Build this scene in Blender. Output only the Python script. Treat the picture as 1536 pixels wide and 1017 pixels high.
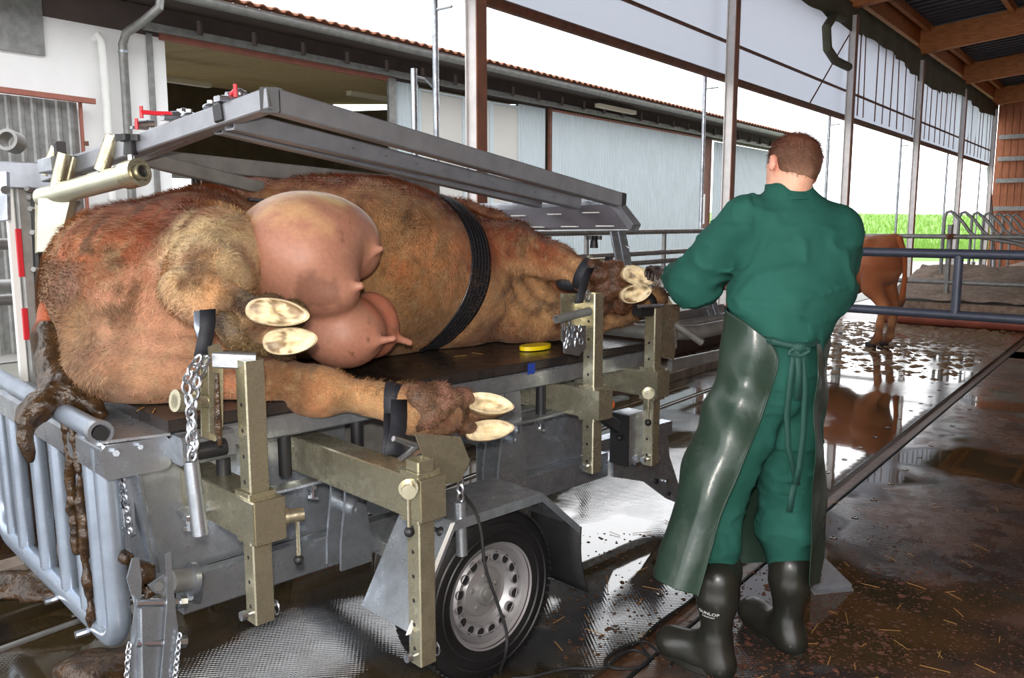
import bpy, bmesh, math, random
import numpy as np
from mathutils import Vector, Matrix
random.seed(7)
rng = np.random.default_rng(7)
for o in list(bpy.data.objects): bpy.data.objects.remove(o)
scn = bpy.context.scene
COL = scn.collection

# ---------------------------------------------------------------- camera
FPX = 1250.0; PITCH = math.radians(7.9); CAM = Vector((0, 0, 1.52))
cd = bpy.data.cameras.new('camera'); cd.sensor_width = 36.0; cd.lens = 36.0*FPX/1536
cd.clip_start = 0.05; cd.clip_end = 2000
cam = bpy.data.objects.new('camera', cd); COL.objects.link(cam)
cam.location = CAM; cam.rotation_euler = (math.radians(90)-PITCH, 0, 0)
scn.camera = cam
# ---------------------------------------------------------------- sky: bright even overcast
wd = bpy.data.worlds.new('overcast_sky'); scn.world = wd; wd.use_nodes = True
wn = wd.node_tree; bg = wn.nodes['Background']
bg.inputs[0].default_value = (0.97, 0.98, 1.0, 1); bg.inputs[1].default_value = 3.3
# photographer's flash: a small lamp just above the lens
fl = bpy.data.lights.new('camera_flash', 'AREA'); fl.shape = 'DISK'; fl.size = 0.09; fl.energy = 58; fl.color = (1.0, 0.93, 0.84)
flo = bpy.data.objects.new('camera_flash', fl); COL.objects.link(flo)
flo.location = (-0.02, 0.0, 1.66); flo.rotation_euler = (math.radians(84), 0, 0)
vs = scn.view_settings
vs.view_transform = 'Standard'; vs.look = 'None'; vs.exposure = 0.25; vs.gamma = 1.0
vs.use_curve_mapping = False

# ---------------------------------------------------------------- frames of reference
FW = Vector((0, math.cos(PITCH), -math.sin(PITCH))); UP = Vector((0, math.sin(PITCH), math.cos(PITCH)))
def ray(x, y): return FW + Vector((1, 0, 0))*((x-768)/FPX) + UP*((508.5-y)/FPX)
TU = Vector((.717, .697, 0)).normalized(); TV = Vector((-TU.y, TU.x, 0)); ZZ = Vector((0, 0, 1))
TO = Vector((-0.974, 2.400, 0)); TZ = 0.95
def T(a, b, z): return TO + TU*a + TV*b + ZZ*z          # table frame: a along, b across (away), z height
def hz(x, y, z): d = ray(x, y); return CAM + d*((z-CAM.z)/d.z)      # point at a height
def hb(x, y, b): d = ray(x, y); return CAM + d*(((TO-CAM).dot(TV)+b)/d.dot(TV))   # point on the table-side plane b
def hy(x, y, Y): d = ray(x, y); return CAM + d*(Y/d.y)              # point at a depth
def scl(P): return FPX/((Vector(P)-CAM).dot(FW))                    # pixels per metre there
BD = Vector((.614, .789, 0)).normalized(); BN = Vector((-BD.y, BD.x, 0))   # barn: along the open side / outwards
PD = 4.454                                              # distance of the post line from the viewer
P0 = BN*PD + BD*((Vector((-.276, 6.9, 0))).dot(BD))
def S(t, d, z): return P0 + BD*t + BN*d + ZZ*z          # barn frame: t along, d outwards of the post line
def hn(x, y, d):
    r = ray(x, y); return CAM + r*((PD+d-CAM.dot(BN))/r.dot(BN))

# ---------------------------------------------------------------- materials
def mat(name, col, rough=.5, metal=0., nscale=0, namt=.15, col2=None, bump=0., bscale=60, spec=.5, coat=0., attr=None, stretch=None, detail=4, rvar=0., trans=0., alpha=None, sheen=0.):
    m = bpy.data.materials.new(name); m.use_nodes = True; nt = m.node_tree; N = nt.nodes; L = nt.links
    p = N['Principled BSDF']
    p.inputs['Roughness'].default_value = rough; p.inputs['Metallic'].default_value = metal
    p.inputs['Specular IOR Level'].default_value = spec; p.inputs['Coat Weight'].default_value = coat
    p.inputs['Coat Roughness'].default_value = .12
    if sheen: p.inputs['Sheen Weight'].default_value = sheen
    if trans: p.inputs['Transmission Weight'].default_value = trans
    c = (*col, 1)
    p.inputs['Base Color'].default_value = c
    tc = N.new('ShaderNodeTexCoord'); src = tc.outputs['Object']
    if stretch:
        mp = N.new('ShaderNodeMapping'); mp.inputs['Scale'].default_value = stretch; L.new(src, mp.inputs[0]); src = mp.outputs[0]
    colsock = None
    if attr:
        a = N.new('ShaderNodeAttribute'); a.attribute_name = attr; colsock = a.outputs['Color']
    if nscale:
        n = N.new('ShaderNodeTexNoise'); n.inputs['Scale'].default_value = nscale; n.inputs['Detail'].default_value = detail
        n.inputs['Roughness'].default_value = .6
        L.new(src, n.inputs['Vector'])
        r = N.new('ShaderNodeMapRange'); r.inputs['From Min'].default_value = .35; r.inputs['From Max'].default_value = .65
        L.new(n.outputs['Fac'], r.inputs['Value'])
        mx = N.new('ShaderNodeMix'); mx.data_type = 'RGBA'
        L.new(r.outputs[0], mx.inputs['Factor'])
        if colsock:
            mx.blend_type = 'MULTIPLY'; mx.inputs['Factor'].default_value = 1
            r2 = N.new('ShaderNodeMapRange'); r2.inputs['To Min'].default_value = 1-namt; r2.inputs['To Max'].default_value = 1+namt*.6
            r2.inputs['From Min'].default_value = .3; r2.inputs['From Max'].default_value = .7
            L.new(n.outputs['Fac'], r2.inputs['Value'])
            for l in list(L):
                if l.to_socket == mx.inputs['Factor']: L.remove(l)
            cc = N.new('ShaderNodeCombineColor')
            for k in range(3): L.new(r2.outputs[0], cc.inputs[k])
            L.new(colsock, mx.inputs['A']); L.new(cc.outputs[0], mx.inputs['B'])
        else:
            d = col2 if col2 else tuple(max(0, x*(1-namt)) for x in col)
            mx.inputs['A'].default_value = c; mx.inputs['B'].default_value = (*d, 1)
        colsock = mx.outputs['Result']
        if rvar:
            rr = N.new('ShaderNodeMapRange'); rr.inputs['To Min'].default_value = rough-rvar; rr.inputs['To Max'].default_value = rough+rvar
            L.new(r.outputs[0], rr.inputs['Value']); L.new(rr.outputs[0], p.inputs['Roughness'])
    if colsock: L.new(colsock, p.inputs['Base Color'])
    if bump:
        n2 = N.new('ShaderNodeTexNoise'); n2.inputs['Scale'].default_value = bscale; n2.inputs['Detail'].default_value = 5
        L.new(src, n2.inputs['Vector'])
        b = N.new('ShaderNodeBump'); b.inputs['Strength'].default_value = bump; b.inputs['Distance'].default_value = .01
        L.new(n2.outputs['Fac'], b.inputs['Height']); L.new(b.outputs[0], p.inputs['Normal'])
    return m
def srgb(r, g, b):
    f = lambda c: (c/255)/12.92 if c/255 <= .04045 else ((c/255+.055)/1.055)**2.4
    return (f(r), f(g), f(b))
M = {}
M['galv'] = mat('galvanised_steel', srgb(182, 188, 196), .33, .78, 14, .34, bump=.05, bscale=90, rvar=.1)
M['galvblue'] = mat('galvanised_tube', srgb(168, 180, 196), .34, .6, 9, .25, bump=.04, bscale=60, rvar=.08)
M['galvdull'] = mat('weathered_galvanised_steel', srgb(150, 150, 148), .5, .5, 10, .3, bump=.06, bscale=60)
M['alu'] = mat('grey_channel_steel', srgb(146, 148, 154), .45, .55, 12, .2, bump=.05, bscale=80)
M['zinc'] = mat('yellow_passivated_steel', srgb(204, 198, 172), .28, .82, 18, .3, col2=srgb(172, 166, 142), bump=.06, bscale=70, rvar=.1)
M['chrome'] = mat('bright_zinc', srgb(200, 205, 212), .22, .9, 30, .2)
M['creamtube'] = mat('pale_zinc_tube', srgb(186, 186, 168), .35, .7, 12, .15)
M['black'] = mat('black_plastic', (.012, .012, .014), .5, spec=.5)
M['shadedpanel'] = mat('shaded_channel_steel', srgb(92, 88, 94), .5, .4, 10, .2)  # channel steel in a darker tone, painting in the end panel's shaded underside
M['rubber'] = mat('black_rubber', (.010, .010, .011), .65, nscale=20, namt=.4, bump=.15, bscale=120)
M['tyre'] = mat('tyre_rubber', (.009, .009, .010), .5, nscale=12, namt=.4, bump=.1, bscale=80)
M['matblack'] = mat('table_mat_rubber', (.022, .02, .02), .28, nscale=6, col2=(.035, .026, .022), bump=.12, bscale=50, rvar=.12)
M['rim'] = mat('silver_wheel_paint', srgb(160, 158, 160), .4, .55, 10, .15)
M['white'] = mat('white_paint', srgb(225, 225, 222), .6, nscale=4, namt=.1)
M['red'] = mat('red_plastic', srgb(190, 25, 40), .4)
M['blue'] = mat('blue_plastic', srgb(30, 60, 150), .4)
M['yellow'] = mat('yellow_plastic', srgb(235, 205, 20), .4)
M['strap'] = mat('woven_strap', (.02, .022, .03), .6, nscale=40, namt=.3, bump=.3, bscale=300)
M['dung'] = mat('wet_manure', srgb(74, 52, 30), .3, nscale=25, col2=srgb(40, 27, 14), bump=.8, bscale=45, rvar=.1)
M['dungdry'] = mat('drying_manure', srgb(128, 100, 70), .65, nscale=22, col2=srgb(86, 62, 38), bump=.8, bscale=40)
M['wood'] = mat('glulam_timber', srgb(186, 118, 62), .6, nscale=5, col2=srgb(150, 86, 42), bump=.1, bscale=30, stretch=(1, 1, 8))
M['boards'] = mat('wall_boards', srgb(170, 105, 70), .65, nscale=5, col2=srgb(140, 80, 50), bump=.1, bscale=30, stretch=(6, 6, .6))
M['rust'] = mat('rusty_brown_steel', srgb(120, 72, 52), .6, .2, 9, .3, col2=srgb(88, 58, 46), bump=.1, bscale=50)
M['lintel'] = mat('red_oxide_rail', srgb(150, 92, 78), .6, nscale=6, namt=.2)
M['wall'] = mat('white_render', srgb(236, 236, 236), .85, nscale=3, namt=.05, bump=.05, bscale=40)
M['clad'] = mat('blue_grey_cladding', srgb(196, 208, 214), .5, nscale=2, namt=.06)
M['cream'] = mat('translucent_panel', srgb(205, 203, 198), .5, nscale=1.5, namt=.06)
M['darkin'] = mat('dark_interior', srgb(100, 88, 66), .8, nscale=3, namt=.3)
M['soffit'] = mat('soffit_boards', srgb(200, 176, 130), .8, nscale=4, namt=.2)
M['brownclad'] = mat('dark_brown_fascia', srgb(82, 70, 66), .7, nscale=4, namt=.2)
M['tile'] = mat('clay_roof_tile', srgb(150, 95, 68), .7, nscale=8, namt=.3)
M['lamp'] = mat('cream_lamp_housing', srgb(214, 206, 184), .5)
M['roofsheet'] = mat('dark_roof_sheet', srgb(66, 68, 76), .5, nscale=3, namt=.2)
M['olive'] = mat('olive_shade_and_trim', srgb(84, 84, 66), .8, nscale=4, namt=.2, bump=.1, bscale=12)  # olive of hose and fascia, also of the roof shade drawn on the curtain
M['concrete'] = mat('dirty_concrete', srgb(128, 116, 104), .7, nscale=8, col2=srgb(96, 82, 70), bump=.3, bscale=30)
M['bed'] = mat('cubicle_bed_concrete', srgb(140, 122, 106), .8, nscale=14, col2=srgb(110, 90, 76), bump=.5, bscale=30)
M['yard'] = mat('yard_concrete', srgb(150, 150, 142), .6, nscale=1.5, namt=.15)
M['redpipe'] = mat('red_brown_kerb', srgb(150, 78, 60), .55, nscale=6, namt=.3, bump=.1)
M['gatepaint'] = mat('blue_grey_gate_paint', srgb(78, 82, 96), .4, .3, 10, .2)
M['straw'] = mat('straw', srgb(160, 118, 62), .7)
M['hoofwall'] = mat('hoof_horn', (.5, .4, .3), .45, attr='Col', nscale=40, namt=.3, bump=.2, bscale=90)
# ---------------------------------------------------------------- mesh building
class MB:
    def __init__(s): s.v = []; s.f = []; s.m = []
    def add(s, vs, fs, mi=0):
        n = len(s.v); s.v += [Vector(p) for p in vs]; s.f += [[i+n for i in f] for f in fs]; s.m += [mi]*len(fs); return s
    def prism(s, prof, p0, p1, up=ZZ, caps=True, mi=0, prof1=None):
        p0 = Vector(p0); p1 = Vector(p1); d = (p1-p0).normalized(); up = Vector(up)
        x = d.cross(up)
        if x.length < 1e-4: x = d.cross(Vector((1, 0, 0)))
        x.normalize(); y = x.cross(d); n = len(prof); q = prof1 or prof
        vs = [p0+x*a+y*b for a, b in prof]+[p1+x*a+y*b for a, b in q]
        fs = [[i, (i+1) % n, n+(i+1) % n, n+i] for i in range(n)]
        if caps: fs += [list(range(n))[::-1], list(range(n, 2*n))]
        return s.add(vs, fs, mi)
    def beam(s, p0, p1, w, h, up=ZZ, c=.004, mi=0):
        c = min(c, w*.2, h*.2); a = w/2; b = h/2
        return s.prism([(-a+c, -b), (a-c, -b), (a, -b+c), (a, b-c), (a-c, b), (-a+c, b), (-a, b-c), (-a, -b+c)], p0, p1, up, mi=mi)
    def hollow(s, p0, p1, w, h, up=ZZ, t=.005, mi=0):          # square tube, open ends
        p0 = Vector(p0); p1 = Vector(p1); a, b = w/2, h/2
        o = [(-a+.004, -b), (a-.004, -b), (a, -b+.004), (a, b-.004), (a-.004, b), (-a+.004, b), (-a, b-.004), (-a, -b+.004)]
        i_ = [(x*(a-t)/a, y*(b-t)/b) for x, y in o]; n = 8
        s.prism(o, p0, p1, up, False, mi); k = len(s.v)-16
        s.prism(i_[::-1], p0, p1, up, False, mi); j = len(s.v)-16
        for e in (0, n):
            for q in range(n):
                r = (q+1) % n
                A = [k+e+q, k+e+r, j+e+(n-1-r), j+e+(n-1-q)]
                s.f.append(A if e else A[::-1]); s.m.append(mi)
        return s
    def channel(s, p0, p1, w, h, up=ZZ, t=.006, mi=0):         # U channel opening along -up
        a = w/2; b = h/2
        return s.prism([(-a, -b), (-a+t, -b), (-a+t, b-t), (a-t, b-t), (a-t, -b), (a, -b), (a, b), (-a, b)], p0, p1, up, mi=mi)
    def cyl(s, p0, p1, r, seg=14, r1=None, caps=True, mi=0):
        r1 = r if r1 is None else r1
        pr = [(math.cos(2*math.pi*i/seg)*r, math.sin(2*math.pi*i/seg)*r) for i in range(seg)]
        p2 = [(math.cos(2*math.pi*i/seg)*r1, math.sin(2*math.pi*i/seg)*r1) for i in range(seg)]
        return s.prism(pr, p0, p1, caps=caps, mi=mi, prof1=p2)
    def pipe(s, p0, p1, r, t=.004, seg=16, mi=0):              # open tube end
        s.cyl(p0, p1, r, seg, caps=False, mi=mi); k = len(s.v)-2*seg
        s.cyl(p0, p1, r-t, seg, caps=False, mi=mi); j = len(s.v)-2*seg
        for i in range(len(s.f)-seg, len(s.f)): s.f[i] = s.f[i][::-1]
        for e in (0, seg):
            for q in range(seg):
                r_ = (q+1) % seg; A = [k+e+q, k+e+r_, j+e+r_, j+e+q]
                s.f.append(A if e else A[::-1]); s.m.append(mi)
        return s
    def tube(s, pts, r, seg=12, closed=False, caps=True, rs=None, mi=0):
        pts = [Vector(p) for p in pts]; n = len(pts); base = len(s.v); prev = None
        for i, p in enumerate(pts):
            if closed: d = pts[(i+1) % n]-pts[i-1]
            else: d = pts[min(i+1, n-1)]-pts[max(i-1, 0)]
            d.normalize()
            if prev is None:
                x = d.cross(ZZ)
                if x.length < .05: x = d.cross(Vector((1, 0, 0)))
            else: x = prev-d*prev.dot(d)
            x.normalize(); prev = x; y = d.cross(x); rr = rs[i] if rs else r
            s.v += [p+x*math.cos(2*math.pi*k/seg)*rr+y*math.sin(2*math.pi*k/seg)*rr for k in range(seg)]
        for i in range(n if closed else n-1):
            a = base+i*seg; b = base+((i+1) % n)*seg
            for k in range(seg):
                k2 = (k+1) % seg; s.f.append([a+k, a+k2, b+k2, b+k]); s.m.append(mi)
        if caps and not closed:
            s.f.append([base+k for k in range(seg)][::-1]); s.f.append([base+(n-1)*seg+k for k in range(seg)]); s.m += [mi]*2
        return s
    def plate(s, pts, nrm, t, mi=0):                           # polygon of 3D points extruded by t along nrm
        nrm = Vector(nrm).normalized(); pts = [Vector(p) for p in pts]; n = len(pts)
        vs = [p-nrm*t/2 for p in pts]+[p+nrm*t/2 for p in pts]
        fs = [[i, (i+1) % n, n+(i+1) % n, n+i] for i in range(n)]+[list(range(n))[::-1], list(range(n, 2*n))]
        return s.add(vs, fs, mi)
    def ball(s, c, r, seg=14, rings=8, sc=(1, 1, 1), mi=0):
        c = Vector(c); vs = []; fs = []
        for i in range(1, rings):
            th = math.pi*i/rings
            for k in range(seg):
                ph = 2*math.pi*k/seg
                vs.append(c+Vector((math.sin(th)*math.cos(ph)*sc[0], math.sin(th)*math.sin(ph)*sc[1], math.cos(th)*sc[2]))*r)
        top = len(vs); vs.append(c+Vector((0, 0, r*sc[2]))); vs.append(c-Vector((0, 0, r*sc[2])))
        for i in range(rings-2):
            for k in range(seg):
                k2 = (k+1) % seg; fs.append([i*seg+k, (i+1)*seg+k, (i+1)*seg+k2, i*seg+k2])
        for k in range(seg):
            k2 = (k+1) % seg; fs.append([top, k, k2]); fs.append([top+1, (rings-2)*seg+k2, (rings-2)*seg+k])
        return s.add(vs, fs, mi)
    def lathe(s, c, axis, prof, seg=40, mi=0, closed=False):   # prof = (radius, along axis)
        c = Vector(c); ax = Vector(axis).normalized(); x = ax.cross(ZZ)
        if x.length < .01: x = Vector((1, 0, 0))
        x.normalize(); y = ax.cross(x); vs = []; fs = []
        for r, h in prof:
            for k in range(seg):
                a = 2*math.pi*k/seg; vs.append(c+ax*h+(x*math.cos(a)+y*math.sin(a))*r)
        for i in range(len(prof)-1):
            for k in range(seg):
                k2 = (k+1) % seg; fs.append([i*seg+k, i*seg+k2, (i+1)*seg+k2, (i+1)*seg+k])
        return s.add(vs, fs, mi)
    def grid(s, fn, nu, nv, mi=0):
        vs = [fn(i/nu, j/nv) for i in range(nu+1) for j in range(nv+1)]
        fs = [[i*(nv+1)+j, (i+1)*(nv+1)+j, (i+1)*(nv+1)+j+1, i*(nv+1)+j+1] for i in range(nu) for j in range(nv)]
        return s.add(vs, fs, mi)

def wloc(o):
    p = Vector((0, 0, 0))
    while o is not None: p = p+o.location; o = o.parent
    return p
def tag(o, label=None, cat=None, group=None, kind=None):
    if label: o['label'] = label
    if cat: o['category'] = cat
    if group: o['group'] = group
    if kind: o['kind'] = kind
    return o
def thing(name, loc, label=None, cat=None, group=None, kind=None):
    o = bpy.data.objects.new(name, None); COL.objects.link(o); o.location = loc; o.empty_display_size = .1
    return tag(o, label, cat, group, kind)
def obj(name, mb, m, parent=None, smooth=35, origin=None, thick=0, sub=0, recalc=True):
    off = wloc(parent) if parent else Vector((0, 0, 0))
    org = Vector(origin) if origin is not None else (sum((Vector(p) for p in mb.v), Vector())/max(1, len(mb.v)))
    me = bpy.data.meshes.new(name); me.from_pydata([tuple(p-org) for p in mb.v], [], mb.f)
    ms = m if isinstance(m, (list, tuple)) else [m]
    for x in ms: me.materials.append(x)
    if len(ms) > 1: me.polygons.foreach_set('material_index', mb.m)
    if recalc:
        bm = bmesh.new(); bm.from_mesh(me); bmesh.ops.recalc_face_normals(bm, faces=bm.faces); bm.to_mesh(me); bm.free()
    if smooth:
        me.polygons.foreach_set('use_smooth', [True]*len(me.polygons)); me.set_sharp_from_angle(angle=math.radians(smooth))
    me.update()
    o = bpy.data.objects.new(name, me); COL.objects.link(o); o.location = org-off
    if parent: o.parent = parent
    if sub: md = o.modifiers.new('s', 'SUBSURF'); md.levels = md.render_levels = sub
    if thick: md = o.modifiers.new('t', 'SOLIDIFY'); md.thickness = thick
    return o
def clone(o, loc, parent=None, rot=None, name=None):
    c = o.copy(); COL.objects.link(c); c.parent = parent
    c.location = Vector(loc)-(wloc(parent) if parent else Vector())
    if rot is not None: c.rotation_euler = rot
    return c
# ---------------------------------------------------------------- value noise (numpy)
def vnoise(P, fr, seed=0):
    P = np.asarray(P, np.float64)*fr + seed*17.31; I = np.floor(P).astype(np.int64); F = P-I; F = F*F*(3-2*F)
    def h(ix, iy, iz):
        n = (ix*374761393+iy*668265263+iz*2147483647+seed*144665) & 0xffffffff
        n = ((n ^ (n >> 13))*1274126177) & 0xffffffff; return ((n ^ (n >> 16)) & 0xffff)/65535.
    r = 0
    for dx in (0, 1):
        for dy in (0, 1):
            for dz in (0, 1):
                w = (F[..., 0] if dx else 1-F[..., 0])*(F[..., 1] if dy else 1-F[..., 1])*(F[..., 2] if dz else 1-F[..., 2])
                r = r+w*h(I[..., 0]+dx, I[..., 1]+dy, I[..., 2]+dz)
    return r
def fbm(P, fr, oc=3, seed=0):
    r = 0; a = .5; t = 0
    for k in range(oc): r = r+a*vnoise(P, fr*2**k, seed+k); t += a; a *= .5
    return r/t
# ---------------------------------------------------------------- implicit surfaces (union of tapered capsules and ellipsoids -> one mesh)
class Blob:
    def __init__(s, h): s.p = []; s.h = h
    def cap(s, a, b, ra, rb=None, k=.04): s.p.append(('c', np.array(a, float), np.array(b, float), ra, ra if rb is None else rb, k)); return s
    def chain(s, pts, k=.03):
        for (a, ra), (b, rb) in zip(pts[:-1], pts[1:]): s.cap(a, b, ra, rb, k)
        return s
    def ell(s, c, r, ax=None, k=.05, cut=False):
        A = np.array([list(x) for x in ax], float) if ax else np.eye(3)
        s.p.append(('x' if cut else 'e', np.array(c, float), np.array(r, float), A, 0, k)); return s
    def mesh(s, noise=None):
        lo = np.full(3, 1e9); hi = -lo
        for q in s.p:
            if q[0] == 'c':
                for c, r in ((q[1], q[3]), (q[2], q[4])): lo = np.minimum(lo, c-r); hi = np.maximum(hi, c+r)
            elif q[0] == 'e': r = q[2].max(); lo = np.minimum(lo, q[1]-r); hi = np.maximum(hi, q[1]+r)
        lo -= .06; hi += .06; h = s.h; n = np.ceil((hi-lo)/h).astype(int)+1
        F = np.full(n, 1.0, np.float32)
        for q in s.p:
            k = q[5]; m = k*1.2+2*h
            if q[0] == 'c': a = np.minimum(q[1]-q[3], q[2]-q[4])-m; b = np.maximum(q[1]+q[3], q[2]+q[4])+m
            else: a = q[1]-q[2].max()-m; b = q[1]+q[2].max()+m
            i0 = np.maximum(np.floor((a-lo)/h).astype(int), 0); i1 = np.minimum(np.ceil((b-lo)/h).astype(int)+1, n)
            if (i1 <= i0).any(): continue
            G = np.stack(np.meshgrid(*[lo[j]+h*np.arange(i0[j], i1[j]) for j in range(3)], indexing='ij'), -1)
            if q[0] == 'c':
                ba = q[2]-q[1]; pa = G-q[1]; t = np.clip((pa@ba)/max(ba@ba, 1e-9), 0, 1)
                d = np.linalg.norm(pa-t[..., None]*ba, axis=-1)-(q[3]+(q[4]-q[3])*t)
            else:
                L = (G-q[1])@q[3].T; k0 = np.linalg.norm(L/q[2], axis=-1); k1 = np.linalg.norm(L/(q[2]**2), axis=-1)
                d = k0*(k0-1)/np.maximum(k1, 1e-6)
            sl = tuple(slice(i0[j], i1[j]) for j in range(3)); o = F[sl]
            if q[0] == 'x':
                d = -d; hh = np.clip(.5-.5*(o-d)/k, 0, 1); F[sl] = o*(1-hh)+d*hh+k*hh*(1-hh)
            else:
                hh = np.clip(.5+.5*(d-o)/k, 0, 1); F[sl] = d*(1-hh)+o*hh-k*hh*(1-hh)
        if noise is not None:
            near = np.argwhere(np.abs(F) < .05); X = lo+near*h
            F[near[:, 0], near[:, 1], near[:, 2]] += noise(X).astype(np.float32)
        neg = F < 0; c = np.zeros(tuple(n-1), np.int8)
        for dx in (0, 1):
            for dy in (0, 1):
                for dz in (0, 1): c += neg[dx:n[0]-1+dx, dy:n[1]-1+dy, dz:n[2]-1+dz]
        act = (c > 0) & (c < 8); I = np.argwhere(act); vid = np.full(c.shape, -1, np.int64); vid[act] = np.arange(len(I))
        cs = [(x, y, z) for x in (0, 1) for y in (0, 1) for z in (0, 1)]
        V = np.stack([F[I[:, 0]+x, I[:, 1]+y, I[:, 2]+z] for x, y, z in cs], 1)
        pos = np.zeros((len(I), 3)); cnt = np.zeros(len(I))
        for i in range(8):
            for j in range(i+1, 8):
                A = np.array(cs[i]); Bq = np.array(cs[j])
                if abs(A-Bq).sum() != 1: continue
                m = (V[:, i] < 0) != (V[:, j] < 0); t = V[:, i]/(V[:, i]-V[:, j]+1e-12)
                pos[m] += (A+(Bq-A)*t[:, None])[m]; cnt[m] += 1
        P = lo+(I+pos/cnt[:, None])*h
        Q = []
        for ax in range(3):
            u_, v_ = [(1, 2), (2, 0), (0, 1)][ax]
            sl0 = [slice(None)]*3; sl1 = [slice(None)]*3; sl0[ax] = slice(0, n[ax]-1); sl1[ax] = slice(1, n[ax])
            E = neg[tuple(sl0)] != neg[tuple(sl1)]; J = np.argwhere(E)
            J = J[(J[:, u_] > 0) & (J[:, v_] > 0) & (J[:, u_] < n[u_]-1) & (J[:, v_] < n[v_]-1)]
            ng = neg[tuple(J.T)]
            def g(du, dv):
                K = J.copy(); K[:, u_] -= du; K[:, v_] -= dv; return vid[tuple(K.T)]
            q4 = np.stack([g(1, 1), g(0, 1), g(0, 0), g(1, 0)], 1)
            q4[~ng] = q4[~ng][:, ::-1]; Q.append(q4)
        return P, np.concatenate(Q)
def blob_obj(name, P, Q, m, parent=None, cols=None, smooth_it=0, matidx=None):
    off = wloc(parent) if parent else Vector((0, 0, 0)); org = P.mean(0)
    me = bpy.data.meshes.new(name); me.from_pydata((P-org).tolist(), [], Q.tolist())
    for x in (m if isinstance(m, (list, tuple)) else [m]): me.materials.append(x)
    me.polygons.foreach_set('use_smooth', [True]*len(me.polygons))
    if matidx is not None: me.polygons.foreach_set('material_index', matidx.astype(int).tolist())
    if cols is not None:
        at = me.color_attributes.new('Col', 'FLOAT_COLOR', 'POINT')
        at.data.foreach_set('color', np.concatenate([cols, np.ones((len(cols), 1))], 1).astype(np.float32).ravel())
    me.update()
    o = bpy.data.objects.new(name, me); COL.objects.link(o); o.location = Vector(org)-off
    if parent: o.parent = parent
    if smooth_it: md = o.modifiers.new('s', 'SMOOTH'); md.iterations = smooth_it; md.factor = .5
    return o
def normals(P, Q):
    N = np.zeros_like(P); e = np.cross(P[Q[:, 2]]-P[Q[:, 0]], P[Q[:, 3]]-P[Q[:, 1]])
    for k in range(4): np.add.at(N, Q[:, k], e)
    return N/np.maximum(np.linalg.norm(N, axis=1), 1e-9)[:, None]
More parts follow.
